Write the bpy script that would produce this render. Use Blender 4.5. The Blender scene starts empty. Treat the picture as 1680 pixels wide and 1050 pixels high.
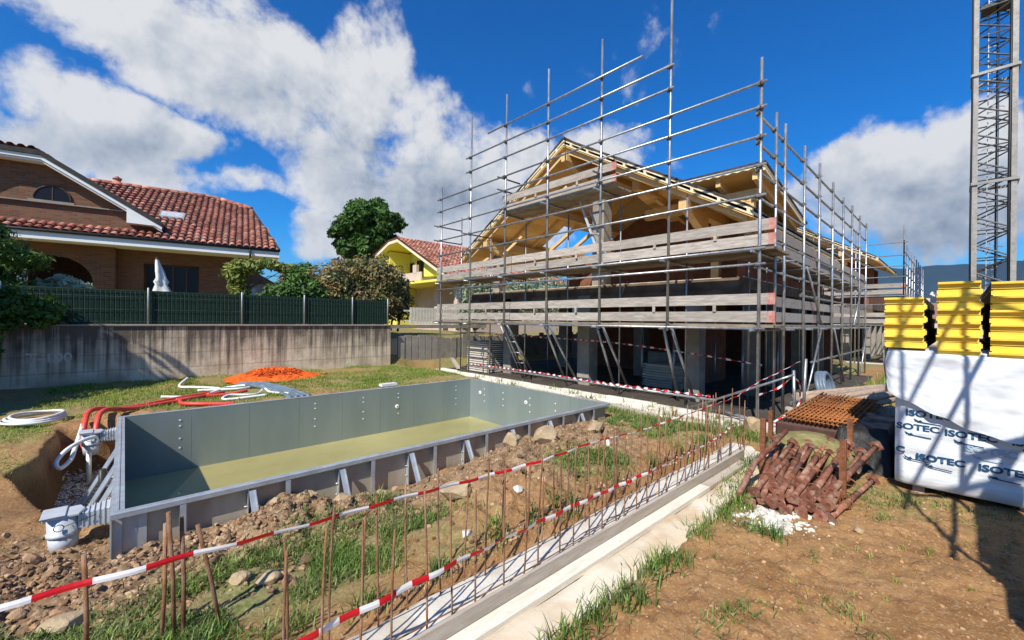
import bpy, bmesh, math, random
import numpy as np
from mathutils import Vector, Matrix
R = math.radians
S = bpy.context.scene
COL = S.collection

# ------------------------------------------------------------------ camera
cam = bpy.data.objects.new('camera', bpy.data.cameras.new('camera'))
COL.objects.link(cam)
cam.data.lens = 14.614; cam.data.sensor_width = 36.0
cam.data.clip_start = 0.05; cam.data.clip_end = 20000
_th = R(47.03); _ro = R(0.67)
_rt = Vector((math.sin(_th), -math.cos(_th), 0)); _fw = Vector((math.cos(_th), math.sin(_th), 0)); _up = Vector((0, 0, 1))
_cx = _rt * math.cos(_ro) + _up * math.sin(_ro); _cy = -_rt * math.sin(_ro) + _up * math.cos(_ro)
_m = Matrix((_cx, _cy, -_fw)).transposed().to_4x4(); _m.translation = (0, 0, 1.95)
cam.matrix_world = _m
S.camera = cam

# ------------------------------------------------------------------ light
SUN_DIR = Vector((-0.94, -0.34, 1.0)).normalized()      # towards the sun
sun = bpy.data.objects.new('sun', bpy.data.lights.new('sun', 'SUN'))
COL.objects.link(sun)
sun.data.energy = 5.0; sun.data.angle = R(0.5); sun.data.color = (1.0, 0.95, 0.86)
sun.rotation_euler = SUN_DIR.to_track_quat('Z', 'Y').to_euler()
S.view_settings.view_transform = 'Standard'; S.view_settings.look = 'None'
S.view_settings.exposure = 0.38; S.view_settings.gamma = 1.0
S.cycles.max_bounces = 6; S.cycles.diffuse_bounces = 3; S.cycles.transparent_max_bounces = 12

CLOUDS = [(7.381, 0.282, -1.494, 0.627, 1.824, 6.659, -15.034, 0.917, 1.0),
 (5.705, -0.198, -2.036, 0.564, -1.4, 4.341, -9.809, 0.671, 1.0),
 (4.394, -0.719, -2.151, 0.54, -2.0, 3.595, -7.587, 0.609, 1.0),
 (9.549, -3.846, -1.845, 0.637, 1.907, 3.732, -8.171, 0.61, 1.0),
 (4.43, -1.618, -2.533, 0.546, -1.444, 2.813, -5.687, 0.566, 1.0),
 (6.469, -1.458, -3.927, 0.52, -3.225, 3.485, -7.339, 0.525, 1.0),
 (4.802, -3.179, -2.129, 0.527, -0.502, 3.269, -7.64, 0.548, 1.0),
 (4.243, -2.81, -0.923, 0.514, 0.236, 2.979, -11.858, 0.569, 1.0),
 (5.247, -4.448, -2.586, 0.511, -0.1, 5.747, -11.433, 0.533, 0.95),
 (5.218, -8.353, -0.052, 0.48, 4.287, 4.476, -16.484, 0.43, 0.8),
 (4.879, -11.331, -0.02, 0.484, 7.81, 8.041, -30.853, 0.333, 0.45),
 (9.157, 0.625, -1.344, 0.584, 0.738, 4.479, -15.101, 0.703, 1.0),
 (7.949, -0.365, -1.099, 0.559, 1.48, 5.474, -19.103, 0.767, 1.0),
 (6.589, 0.097, -0.845, 0.537, 0.544, 4.721, -20.367, 0.759, 1.0),
 (12.838, -1.056, -0.017, 0.597, 4.427, 3.822, -18.562, 0.691, 0.85),
 (10.742, -2.126, -0.026, 0.55, 6.477, 5.891, -28.545, 0.765, 0.7),
 (12.794, -4.676, 0.076, 0.536, 1.836, 1.401, -15.21, 0.546, 0.85),
 (4.065, -2.988, -0.006, 0.509, 1.02, 0.832, -10.073, 0.534, 1.0),
 (4.044, -4.321, -0.028, 0.5, 1.22, 1.211, -8.705, 0.499, 0.9),
 (0.333, -11.117, 0.006, 0.422, 2.5, 2.881, -11.933, 0.393, 1.0),
 (1.456, -13.844, 0.039, 0.405, 2.371, 2.742, -12.026, 0.427, 1.0),
 (-1.844, -17.778, 3.007, 0.447, 3.174, -1.384, -13.018, 0.472, 1.0),
 (-0.406, -6.705, -0.001, 0.464, 1.435, 1.771, -11.086, 0.372, 1.0),
 (1.465, -10.519, 0.036, 0.431, 1.213, 1.545, -9.563, 0.443, 0.9),
 (-1.541, -10.867, 0.033, 0.374, 1.225, 1.697, -8.184, 0.436, 1.0),
 (20.788, -6.759, -11.391, 0.621, -1.15, 11.248, -15.554, 0.579, 0.6),
 (9.904, -8.302, -2.368, 0.513, 4.891, 9.855, -19.229, 0.536, 0.55),
 (16.712, -43.03, 0.321, 0.306, 11.031, 11.699, -22.423, 0.453, 0.5),
 (10.414, 2.668, -2.014, 0.518, -1.802, 1.722, -8.386, 0.512, 1.0)]
DARKS = [(4.391, -3.206, -1.0, 0.512, 0.483, 3.522, -12.844, 0.561, 1.0),
 (4.739, -1.701, -3.179, 0.509, -4.034, 4.321, -8.949, 0.528, 0.8),
 (-0.453, -7.27, 0.001, 0.466, 1.685, 2.005, -12.567, 0.365, 0.95),
 (-0.16, -4.919, -0.004, 0.492, 1.828, 1.971, -18.764, 0.299, 0.9),
 (7.759, 0.117, -0.997, 0.541, 1.135, 6.477, -25.211, 0.807, 0.7),
 (9.098, -0.856, -1.293, 0.536, 2.371, 10.497, -36.192, 0.874, 0.6),
 (1.244, -12.467, 0.033, 0.43, 2.179, 2.521, -12.81, 0.42, 0.5),
 (4.644, -0.668, -2.653, 0.51, -5.083, 5.731, -11.663, 0.562, 0.45)]


world = bpy.data.worlds.new('World'); S.world = world; world.use_nodes = True
def build_world():
    nt = world.node_tree; nt.nodes.clear(); N = nt.nodes; L = nt.links
    def nd(t, **k):
        n = N.new(t)
        for a, b in k.items(): setattr(n, a, b)
        return n
    def put(s, v):
        if isinstance(v, bpy.types.NodeSocket): L.new(v, s)
        else: s.default_value = v
    def ma(op, a, b=0.0, c=0.0, clamp=False):
        n = nd('ShaderNodeMath', operation=op); n.use_clamp = clamp
        put(n.inputs[0], a); put(n.inputs[1], b); put(n.inputs[2], c); return n.outputs[0]
    def vm(op, a, b):
        n = nd('ShaderNodeVectorMath', operation=op); put(n.inputs[0], a); put(n.inputs[1], b)
        return n.outputs['Value'] if op == 'DOT_PRODUCT' else n.outputs['Vector']
    def mr(v, a, b, c=0.0, d=1.0):
        n = nd('ShaderNodeMapRange'); n.interpolation_type = 'SMOOTHSTEP'
        put(n.inputs['Value'], v)
        for i, q in zip(('From Min', 'From Max', 'To Min', 'To Max'), (a, b, c, d)): put(n.inputs[i], q)
        return n.outputs[0]
    def mixc(f, a, b, mode='MIX'):
        n = nd('ShaderNodeMix', data_type='RGBA', blend_type=mode)
        put(n.inputs[0], f); put(n.inputs[6], a); put(n.inputs[7], b); return n.outputs[2]
    co = nd('ShaderNodeTexCoord').outputs['Generated']
    sky = nd('ShaderNodeTexSky', sky_type='NISHITA'); sky.sun_disc = False
    sky.sun_elevation = math.asin(SUN_DIR.z); sky.sun_rotation = math.atan2(SUN_DIR.x, SUN_DIR.y)
    sky.air_density = 1.0; sky.dust_density = 0.3; sky.ozone_density = 3.5; sky.altitude = 300
    hs = nd('ShaderNodeHueSaturation'); hs.inputs['Saturation'].default_value = 1.28; hs.inputs['Value'].default_value = 1.0
    L.new(sky.outputs[0], hs.inputs['Color'])
    def noise(vec, scale, det, rough=0.55, dist=0.0):
        n = nd('ShaderNodeTexNoise'); put(n.inputs['Vector'], vec); n.inputs['Scale'].default_value = scale
        n.inputs['Detail'].default_value = det; n.inputs['Roughness'].default_value = rough
        n.inputs['Distortion'].default_value = dist; return n.outputs[0]
    wn = nd('ShaderNodeTexNoise'); wn.inputs['Scale'].default_value = 3.2; wn.inputs['Detail'].default_value = 6; wn.inputs['Roughness'].default_value = .6; L.new(co, wn.inputs['Vector'])
    cow = vm('ADD', co, vm('MULTIPLY', vm('SUBTRACT', wn.outputs[1], (.5, .5, .5)), (.19, .19, .19)))
    n1 = noise(co, 4.6, 12, 0.62, 0.12)
    off = vm('ADD', co, tuple(Vector(SUN_DIR) * 0.035))
    n2 = noise(off, 4.6, 8, 0.62, 0.12)
    # small warp of the direction so the cloud edges are ragged
    def masks(data, soft):
        tot = None
        for a0, a1, a2, k1, b0, b1, b2, k2, s in data:
            p = ma('ADD', vm('DOT_PRODUCT', cow, (a0, a1, a2)), k1)
            q = ma('ADD', vm('DOT_PRODUCT', cow, (b0, b1, b2)), k2)
            r = ma('ADD', ma('MULTIPLY', p, p), ma('MULTIPLY', q, q))
            m = ma('MULTIPLY', mr(r, 0.0, soft, 1.0, 0.0), s)
            tot = m if tot is None else ma('MAXIMUM', tot, m)
        return tot
    front = mr(vm('DOT_PRODUCT', co, tuple(_fw)), 0.05, 0.25)
    cm = ma('MULTIPLY', masks(CLOUDS, 1.9), front)
    backn = ma('MULTIPLY', mr(noise(co, 2.2, 3), 0.45, 0.65), ma('SUBTRACT', 1.0, front))
    cm = ma('MAXIMUM', cm, ma('MULTIPLY', backn, 0.3))
    dens = ma('ADD', cm, ma('MULTIPLY', ma('SUBTRACT', n1, 0.52), 3.2))
    alpha = mr(dens, 0.30, 0.84)
    dk = ma('MULTIPLY', masks(DARKS, 1.8), front)
    n3 = noise(co, 16.0, 6, 0.6, 0.2); n4 = noise(off, 16.0, 4, 0.6, 0.2)
    lit = ma('ADD', ma('ADD', 0.92, ma('MULTIPLY', ma('SUBTRACT', n1, n2), 1.7)), ma('MULTIPLY', ma('SUBTRACT', n3, n4), 0.5))
    thick = mr(dens, 0.55, 1.35)
    lit = ma('SUBTRACT', lit, ma('MULTIPLY', thick, 0.05))
    lit = ma('SUBTRACT', lit, ma('MULTIPLY', dk, 0.44))
    lit = ma('MINIMUM', ma('MAXIMUM', lit, 0.14), 0.98)
    cr = nd('ShaderNodeValToRGB'); e = cr.color_ramp.elements
    e[0].position = 0.12; e[0].color = (0.19, 0.25, 0.36, 1); e[1].position = 0.95; e[1].color = (0.93, 0.94, 0.96, 1)
    m_ = cr.color_ramp.elements.new(0.55); m_.color = (0.56, 0.62, 0.71, 1)
    L.new(lit, cr.inputs[0])
    cl = vm('MULTIPLY', cr.outputs[0], (11.2, 11.2, 11.2))
    blue = hs.outputs[0]
    tint = mixc(1.0, blue, (0.18, 1.45, 2.15, 1), 'MULTIPLY')
    col = mixc(alpha, tint, cl)
    # pale veil close to the horizon
    z = nd('ShaderNodeSeparateXYZ'); L.new(co, z.inputs[0])
    veil = mr(z.outputs['Z'], 0.02, 0.20, 0.45, 0.0)
    col = mixc(veil, col, (4.6, 5.6, 6.8, 1))
    bg = nd('ShaderNodeBackground'); L.new(col, bg.inputs[0]); bg.inputs[1].default_value = 0.057
    out = nd('ShaderNodeOutputWorld'); L.new(bg.outputs[0], out.inputs[0])
    world.cycles_visibility if False else None
build_world()
try: world.cycles.sampling_method = 'MANUAL'; world.cycles.sample_map_resolution = 512
except Exception: pass

# ------------------------------------------------------------------ helpers
rng = np.random.default_rng(7); random.seed(7)
OFF = {}
def tag(o, label=None, cat=None, group=None, kind=None):
    if label: o['label'] = label
    if cat: o['category'] = cat
    if group: o['group'] = group
    if kind: o['kind'] = kind
    return o
def thing(name, label, cat, loc=(0, 0, 0), group=None, rz=0.0):
    o = bpy.data.objects.new(name, None); COL.objects.link(o); o.empty_display_size = 0.2
    o.location = loc; OFF[o.name] = Vector(loc); o.rotation_euler = (0, 0, rz)
    return tag(o, label, cat, group)
def link(name, me, parent=None, loc=None):
    o = bpy.data.objects.new(name, me); COL.objects.link(o)
    if parent is not None: o.parent = parent; OFF[o.name] = OFF[parent.name]
    else: OFF[o.name] = Vector(loc or (0, 0, 0))
    if loc is not None: o.location = loc
    return o
def copy_tree(o, parent=None):
    c = o.copy(); COL.objects.link(c); c.parent = parent
    for ch in list(o.children): copy_tree(ch, c)
    return c

class MB:
    def __init__(s): s.v = []; s.f = []; s.m = []; s.mi = 0; s.sm = []; s.smooth = False; s.t = []; s.tv = 0.5
    def add(s, vs, fs):
        b = len(s.v); s.v += [tuple(p) for p in vs]
        for f in fs: s.f.append(tuple(i + b for i in f)); s.m.append(s.mi); s.sm.append(s.smooth); s.t.append(s.tv)
        return s
    def box(s, x0, x1, y0, y1, z0, z1):
        if x1 < x0: x0, x1 = x1, x0
        if y1 < y0: y0, y1 = y1, y0
        if z1 < z0: z0, z1 = z1, z0
        vs = [(x0,y0,z0),(x1,y0,z0),(x1,y1,z0),(x0,y1,z0),(x0,y0,z1),(x1,y0,z1),(x1,y1,z1),(x0,y1,z1)]
        return s.add(vs, [(3,2,1,0),(4,5,6,7),(0,1,5,4),(1,2,6,5),(2,3,7,6),(3,0,4,7)])
    def beam(s, p0, p1, w, h, up=(0, 0, 1)):
        p0 = Vector(p0); p1 = Vector(p1); d = (p1 - p0).normalized(); up = Vector(up)
        sd = d.cross(up)
        if sd.length < 1e-4: sd = d.cross(Vector((1, 0, 0)))
        sd.normalize(); u = sd.cross(d).normalized()
        vs = []
        for p in (p0, p1):
            for a, b in ((-1, -1), (1, -1), (1, 1), (-1, 1)): vs.append(p + sd * a * w / 2 + u * b * h / 2)
        return s.add(vs, [(3,2,1,0),(4,5,6,7),(0,1,5,4),(1,2,6,5),(2,3,7,6),(3,0,4,7)])
    def tube(s, p0, p1, r, n=8, r1=None, cap=True):
        return s.path([p0, p1], [r, r if r1 is None else r1], n, cap)
    def path(s, pts, rs, n=8, cap=True, closed=False):
        pts = [Vector(p) for p in pts]; k = len(pts)
        if not isinstance(rs, (list, tuple)): rs = [rs] * k
        sm = s.smooth; s.smooth = True; vs = []; prev = None
        for i, p in enumerate(pts):
            if closed: d = pts[(i + 1) % k] - pts[i - 1]
            else: d = pts[min(i + 1, k - 1)] - pts[max(i - 1, 0)]
            d.normalize()
            if prev is None:
                a = d.cross(Vector((0, 0, 1)))
                if a.length < 1e-3: a = d.cross(Vector((1, 0, 0)))
            else:
                a = prev - d * prev.dot(d)
            a.normalize(); prev = a; b = d.cross(a)
            for j in range(n):
                t = 2 * math.pi * j / n; vs.append(p + (a * math.cos(t) + b * math.sin(t)) * rs[i])
        fs = []
        for i in range(k if closed else k - 1):
            i2 = (i + 1) % k
            for j in range(n):
                j2 = (j + 1) % n; fs.append((i * n + j, i2 * n + j, i2 * n + j2, i * n + j2))
        s.add(vs, fs); s.smooth = False
        if cap and not closed:
            b = len(s.v) - len(vs)
            s.f.append(tuple(b + j for j in range(n))); s.f.append(tuple(b + (k - 1) * n + j for j in reversed(range(n))))
            s.m += [s.mi] * 2; s.sm += [False] * 2; s.t += [s.tv] * 2
        s.smooth = sm; return s
    def prism(s, poly, ext):
        """poly: list of 3D points (planar), ext: extrusion vector"""
        n = len(poly); e = Vector(ext); poly = [Vector(p) for p in poly]
        vs = poly + [p + e for p in poly]
        fs = [tuple(reversed(range(n))), tuple(range(n, 2 * n))] + [(i, (i + 1) % n, n + (i + 1) % n, n + i) for i in range(n)]
        return s.add(vs, fs)
    def ball(s, c, rx, ry, rz, sub=1, jit=0.0, rs=None):
        v, f = ICO[sub]; c = np.array(c)
        w = v * (1 + jit * (rs.random((len(v), 1)) - 0.5)) if rs is not None else v
        return s.add((w * [rx, ry, rz] + c).tolist(), f.tolist())
    def build(s, name, mat, parent=None, loc=None, bevel=0.0, recalc=True):
        me = bpy.data.meshes.new(name)
        o_ = Vector((0, 0, 0))
        if parent is not None: o_ = OFF[parent.name]
        elif loc is not None: o_ = Vector(loc)
        vs = [(x - o_.x, y - o_.y, z - o_.z) for x, y, z in s.v]
        me.from_pydata(vs, [], s.f)
        mats = mat if isinstance(mat, (list, tuple)) else [mat]
        for m in mats: me.materials.append(m)
        me.polygons.foreach_set('material_index', s.m)
        me.polygons.foreach_set('use_smooth', s.sm)
        at = me.attributes.new('tint', 'FLOAT', 'FACE'); at.data.foreach_set('value', s.t)
        if recalc:
            bm = bmesh.new(); bm.from_mesh(me); bmesh.ops.recalc_face_normals(bm, faces=bm.faces); bm.to_mesh(me); bm.free()
        me.update()
        o = link(name, me, parent, loc if parent is None else None)
        if bevel:
            md = o.modifiers.new('bevel', 'BEVEL'); md.width = bevel; md.segments = 1; md.limit_method = 'ANGLE'; md.angle_limit = R(50)
        return o

def _ico():
    out = {}
    for s_ in (1, 2, 3):
        bm = bmesh.new(); bmesh.ops.create_icosphere(bm, subdivisions=s_, radius=1.0)
        bm.verts.ensure_lookup_table()
        out[s_] = (np.array([v.co[:] for v in bm.verts]), np.array([[v.index for v in f.verts] for f in bm.faces])); bm.free()
    return out
ICO = _ico()

def npmesh(name, V, F, mat, parent=None, tint=None, smooth=False, loc=None, extra=None):
    """V (n,3), F (m,k) uniform polygons, tint per face"""
    me = bpy.data.meshes.new(name); V = np.asarray(V, dtype=np.float32)
    off = OFF[parent.name] if parent is not None else Vector(loc or (0, 0, 0))
    V = V - np.array(off[:], dtype=np.float32)
    F = np.asarray(F, dtype=np.int32); m, k = F.shape
    me.vertices.add(len(V)); me.vertices.foreach_set('co', V.ravel())
    me.loops.add(m * k); me.loops.foreach_set('vertex_index', F.ravel())
    me.polygons.add(m); me.polygons.foreach_set('loop_start', np.arange(0, m * k, k, dtype=np.int32))
    me.polygons.foreach_set('use_smooth', np.full(m, smooth, dtype=bool))
    for mm in (mat if isinstance(mat, (list, tuple)) else [mat]): me.materials.append(mm)
    if tint is not None:
        at = me.attributes.new('tint', 'FLOAT', 'FACE'); at.data.foreach_set('value', np.asarray(tint, dtype=np.float32))
    if extra:
        for nm, vals in extra.items():
            at = me.attributes.new(nm, 'FLOAT', 'POINT'); at.data.foreach_set('value', np.asarray(vals, dtype=np.float32))
    me.update(calc_edges=True); me.validate()
    return link(name, me, parent, loc if parent is None else None)

# value noise for numpy
_pt = np.random.default_rng(3).random((256, 256))
def vnoise(x, y):
    xi = np.floor(x).astype(int); yi = np.floor(y).astype(int); fx = x - xi; fy = y - yi
    fx = fx * fx * (3 - 2 * fx); fy = fy * fy * (3 - 2 * fy)
    a = _pt[xi & 255, yi & 255]; b = _pt[(xi + 1) & 255, yi & 255]; c = _pt[xi & 255, (yi + 1) & 255]; d = _pt[(xi + 1) & 255, (yi + 1) & 255]
    return (a * (1 - fx) + b * fx) * (1 - fy) + (c * (1 - fx) + d * fx) * fy - 0.5
def fbm(x, y, o=4):
    r = 0; a = 1.0
    for i in range(o): r = r + a * vnoise(x * 2 ** i + 17 * i, y * 2 ** i + 31 * i); a *= 0.5
    return r
def sst(x, a, b):
    t = np.clip((x - a) / (b - a), 0, 1); return t * t * (3 - 2 * t)

# ------------------------------------------------------------------ materials
def M(name, c1, c2=None, scale=4.0, rough=0.8, metal=0.0, bump=0.0, bscale=None, stretch=(1, 1, 1), c3=None, s3=30.0, f3=0.3,
      tint=0.0, detail=6, contrast=(0.35, 0.65), spec=0.3, trans=0.0, rand=0.0, coords='Object', dist=0.002):
    m = bpy.data.materials.new(name); m.use_nodes = True; nt = m.node_tree; N = nt.nodes; L = nt.links
    b = N['Principled BSDF']; b.inputs['Roughness'].default_value = rough; b.inputs['Metallic'].default_value = metal
    b.inputs['Specular IOR Level'].default_value = spec
    tc = N.new('ShaderNodeTexCoord').outputs[coords]
    if rand:
        oi = N.new('ShaderNodeObjectInfo'); va = N.new('ShaderNodeVectorMath'); va.operation = 'ADD'
        sc_ = N.new('ShaderNodeVectorMath'); sc_.operation = 'SCALE'; sc_.inputs['Scale'].default_value = 1.0
        cx_ = N.new('ShaderNodeCombineXYZ')
        mu = N.new('ShaderNodeMath'); mu.operation = 'MULTIPLY'; mu.inputs[1].default_value = 53.0; L.new(oi.outputs['Random'], mu.inputs[0])
        for i in range(3): L.new(mu.outputs[0], cx_.inputs[i])
        L.new(tc, va.inputs[0]); L.new(cx_.outputs[0], va.inputs[1]); tc = va.outputs[0]
    mp = N.new('ShaderNodeMapping'); mp.inputs['Scale'].default_value = stretch; L.new(tc, mp.inputs[0]); vec = mp.outputs[0]
    def nz(s, d=detail):
        n = N.new('ShaderNodeTexNoise'); n.inputs['Scale'].default_value = s; n.inputs['Detail'].default_value = d
        n.inputs['Roughness'].default_value = 0.6; L.new(vec, n.inputs['Vector']); return n.outputs[0]
    def ramp(v, a, b_):
        n = N.new('ShaderNodeMapRange'); n.inputs['From Min'].default_value = a; n.inputs['From Max'].default_value = b_; L.new(v, n.inputs[0]); return n.outputs[0]
    def mix(f, a, b_, mode='MIX'):
        n = N.new('ShaderNodeMix'); n.data_type = 'RGBA'; n.blend_type = mode
        for s_, v in ((n.inputs[0], f), (n.inputs[6], a), (n.inputs[7], b_)):
            if isinstance(v, bpy.types.NodeSocket): L.new(v, s_)
            elif isinstance(v, (int, float)): s_.default_value = v
            else: s_.default_value = (*v, 1)
        return n.outputs[2]
    col = (*c1, 1)
    if c2 is not None: col = mix(ramp(nz(scale), *contrast), c1, c2)
    if c3 is not None:
        mu = N.new('ShaderNodeMath'); mu.operation = 'MULTIPLY'; mu.inputs[1].default_value = f3; L.new(ramp(nz(s3, 3), 0.45, 0.7), mu.inputs[0])
        col = mix(mu.outputs[0], col if isinstance(col, bpy.types.NodeSocket) else c1, c3)
    if tint:
        at = N.new('ShaderNodeAttribute'); at.attribute_name = 'tint'
        mm = N.new('ShaderNodeMapRange'); mm.inputs['To Min'].default_value = 1 - tint; mm.inputs['To Max'].default_value = 1 + tint
        L.new(at.outputs['Fac'], mm.inputs[0]); cc = N.new('ShaderNodeCombineXYZ')
        for i in range(3): L.new(mm.outputs[0], cc.inputs[i])
        col = mix(1.0, col if isinstance(col, bpy.types.NodeSocket) else c1, cc.outputs[0], 'MULTIPLY')
    if rand:
        mm = N.new('ShaderNodeMapRange'); mm.inputs['To Min'].default_value = 1 - rand; mm.inputs['To Max'].default_value = 1 + rand
        L.new(oi.outputs['Random'], mm.inputs[0]); cc = N.new('ShaderNodeCombineXYZ')
        for i in range(3): L.new(mm.outputs[0], cc.inputs[i])
        col = mix(1.0, col if isinstance(col, bpy.types.NodeSocket) else c1, cc.outputs[0], 'MULTIPLY')
    if isinstance(col, bpy.types.NodeSocket): L.new(col, b.inputs['Base Color'])
    else: b.inputs['Base Color'].default_value = col
    if bump:
        bn = N.new('ShaderNodeBump'); bn.inputs['Strength'].default_value = bump; bn.inputs['Distance'].default_value = max(dist, 0.0005) * 5
        L.new(nz(bscale or scale * 6, 5), bn.inputs['Height']); L.new(bn.outputs[0], b.inputs['Normal'])
    if trans:
        tr = N.new('ShaderNodeBsdfTranslucent'); ms = N.new('ShaderNodeMixShader'); ms.inputs[0].default_value = trans
        if isinstance(col, bpy.types.NodeSocket): L.new(col, tr.inputs[0])
        else: tr.inputs[0].default_value = col
        L.new(b.outputs[0], ms.inputs[1]); L.new(tr.outputs[0], ms.inputs[2]); L.new(ms.outputs[0], N['Material Output'].inputs[0])
    return m

m_galv = M('galvanised_tube', (.33,.34,.34), (.52,.53,.54), 9, .38, .75, bump=.15, bscale=60, stretch=(1,1,.4), c3=(.2,.14,.1), s3=25, f3=.45, rand=.15)
m_coupler = M('coupler_steel', (.09,.085,.08), (.2,.18,.16), 20, .6, .5)
m_board = M('scaffold_board_wood', (.30,.26,.22), (.46,.41,.35), 2.2, .85, stretch=(9,1,9), bump=.35, bscale=14, c3=(.16,.12,.10), s3=5, f3=.5, rand=.14, tint=.1)
m_redpaint = M('red_board_paint', (.46,.12,.09), (.48,.33,.28), 9, .8)
m_mesh_rust = M('bright_rust', (.30,.10,.03), (.44,.18,.06), 9, .85, bump=.3, bscale=80)
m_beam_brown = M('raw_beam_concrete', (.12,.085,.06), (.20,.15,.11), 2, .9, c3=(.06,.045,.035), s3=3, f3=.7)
m_slab_dark = M('shade_toned_floor_concrete', (.045,.038,.03), (.085,.07,.055), 1.5, .95)  # indoor shade is put into this floor colour
m_deck = M('deck_plank_wood', (.20,.155,.11), (.32,.26,.19), 3, .9, stretch=(1,1,1), bump=.3, bscale=20, tint=.25)
m_timber = M('new_timber', (.72,.45,.18), (.82,.56,.25), 1.6, .6, bump=.1, bscale=20, stretch=(1,5,5), tint=.12, c3=(.45,.26,.1), s3=6, f3=.35)
m_board_under = M('roof_boarding_wood', (.78,.45,.13), (.86,.56,.20), 1.2, .55, bump=.1, bscale=15, stretch=(1,1,1), tint=.15)
m_lath = M('pale_lath_wood', (.72,.60,.38), (.80,.70,.48), 5, .7, tint=.12)
m_membrane = M('dark_roof_cover', (.035,.03,.028), (.09,.07,.06), 6, .8, tint=.3)
m_conc = M('grey_concrete', (.24,.215,.18), (.34,.31,.26), 2.5, .9, bump=.25, bscale=30, c3=(.2,.17,.14), s3=7, f3=.4)
m_conc_white = M('fresh_concrete', (.56,.51,.43), (.70,.66,.57), 3.0, .85, bump=.3, bscale=35, c3=(.42,.33,.22), s3=4, f3=.55, dist=.003)
m_conc_ochre = M('mud_stained_concrete', (.64,.52,.36), (.72,.64,.50), 1.6, .85, bump=.2, bscale=30, c3=(.50,.33,.17), s3=2.6, f3=.8, dist=.003)
m_formwork = M('formwork_board_wood', (.40,.34,.27), (.52,.45,.37), 2, .8, stretch=(1,9,9), bump=.2, bscale=20, c3=(.3,.22,.15), s3=6, f3=.4)
m_ledge = M('planed_pale_board', (.66,.60,.48), (.78,.73,.62), 2, .75, stretch=(1,8,8), bump=.15, bscale=25, c3=(.48,.40,.28), s3=10, f3=.35)
m_rust = M('rusty_steel', (.17,.065,.03), (.32,.13,.06), 14, .85, .2, bump=.4, bscale=70, c3=(.12,.05,.03), s3=30, f3=.6, rand=.18)
m_rebar = M('rebar_steel', (.20,.08,.035), (.36,.18,.09), 10, .8, .3, bump=.9, bscale=140, c3=(.42,.33,.24), s3=6, f3=.6, rand=.25)
m_prop = M('red_brown_prop_paint', (.17,.055,.032), (.27,.10,.06), 8, .75, .0, bump=.4, bscale=50, c3=(.34,.25,.18), s3=14, f3=.8, rand=.3)
m_pool_in = M('pool_inner_steel', (.27,.33,.33), (.34,.39,.38), 1.3, .33, .5, bump=.03, stretch=(1,1,.25), c3=(.30,.33,.30), s3=3, f3=.4)
m_pool_out = M('pool_outer_steel', (.40,.35,.26), (.52,.47,.37), 2.2, .5, .25, bump=.06, c3=(.28,.22,.15), s3=3, f3=.6, stretch=(1,1,.5))
m_pool_rim = M('pool_rim_steel', (.44,.48,.52), (.56,.60,.63), 5, .42, .5, bump=.08, c3=(.36,.33,.28), s3=9, f3=.5)
m_pvc = M('white_pvc', (.74,.74,.72), (.80,.80,.78), 6, .4, spec=.5, c3=(.5,.42,.3), s3=7, f3=.35)
m_pvc_grey = M('light_grey_pvc', (.40,.43,.46), (.50,.53,.56), 5, .42, spec=.5, c3=(.45,.4,.33), s3=8, f3=.3)
m_red_pipe = M('red_conduit_plastic', (.62,.045,.03), (.72,.08,.05), 7, .45, spec=.5, c3=(.5,.2,.12), s3=9, f3=.3)
m_grey_pipe = M('blue_grey_conduit', (.10,.14,.18), (.16,.21,.26), 7, .45, spec=.5)
m_black_pipe = M('black_plastic_pipe', (.03,.03,.03), None, rough=.45)
m_orange = M('orange_mesh_plastic', (.62,.07,.008), (.98,.20,.02), 16, .5, tint=.5, bump=.8, bscale=40, dist=.01)
m_tape_r = M('red_tape_plastic', (.62,.01,.015), None, rough=.35, spec=.5, trans=.25)
m_tape_w = M('white_tape_plastic', (.82,.80,.78), None, rough=.35, spec=.5, trans=.25)
m_leaf_dark = M('dark_leaves', (.03,.08,.016), (.10,.19,.035), 1.2, .55, tint=.5, trans=.25)
m_leaf_mid = M('mid_green_leaves', (.05,.12,.02), (.12,.20,.04), 1.5, .55, tint=.5, trans=.3)
m_leaf_yel = M('yellow_green_leaves', (.14,.20,.04), (.28,.30,.07), 1.5, .5, tint=.4, trans=.35)
m_leaf_red = M('bronze_hedge_leaves', (.15,.15,.06), (.28,.18,.08), 1.6, .45, tint=.7, trans=.2, c3=(.11,.18,.05), s3=1.8, f3=1.0)
m_conifer = M('conifer_needles', (.06,.13,.02), (.15,.22,.04), 1.5, .6, tint=.5, trans=.15)
m_grass = M('grass_blades', (.17,.27,.03), (.30,.38,.07), 1.1, .5, tint=.45, trans=.35, c3=(.36,.32,.14), s3=2.2, f3=.55)
m_grass_b = M('rank_grass_blades', (.085,.17,.03), (.19,.27,.055), 1.5, .45, tint=.55, trans=.3, c3=(.36,.32,.15), s3=3.5, f3=.55)
m_bark = M('bark', (.12,.09,.065), (.2,.16,.12), 6, .9, bump=.5, bscale=20)
m_stone = M('rubble_stone', (.20,.115,.06), (.40,.28,.17), 6, .95, tint=.6, bump=.5, bscale=60, c3=(.24,.12,.06), s3=5, f3=.7)
m_boulder = M('pale_boulder', (.34,.24,.13), (.52,.41,.26), 4, .85, bump=.5, bscale=22, c3=(.45,.30,.16), s3=8, f3=.5, dist=.004)
m_whitestone = M('white_rubble', (.52,.49,.42), (.70,.67,.60), 6, .85, tint=.2, bump=.3, bscale=30)
m_tile = M('clay_roof_tile', (.28,.085,.055), (.42,.165,.11), 1.4, .8, tint=.42, bump=.2, bscale=30, c3=(.50,.36,.27), s3=2.6, f3=.55)
m_tile_bed = M('roof_tile_underlay', (.12,.045,.03), None, rough=.9)
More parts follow.
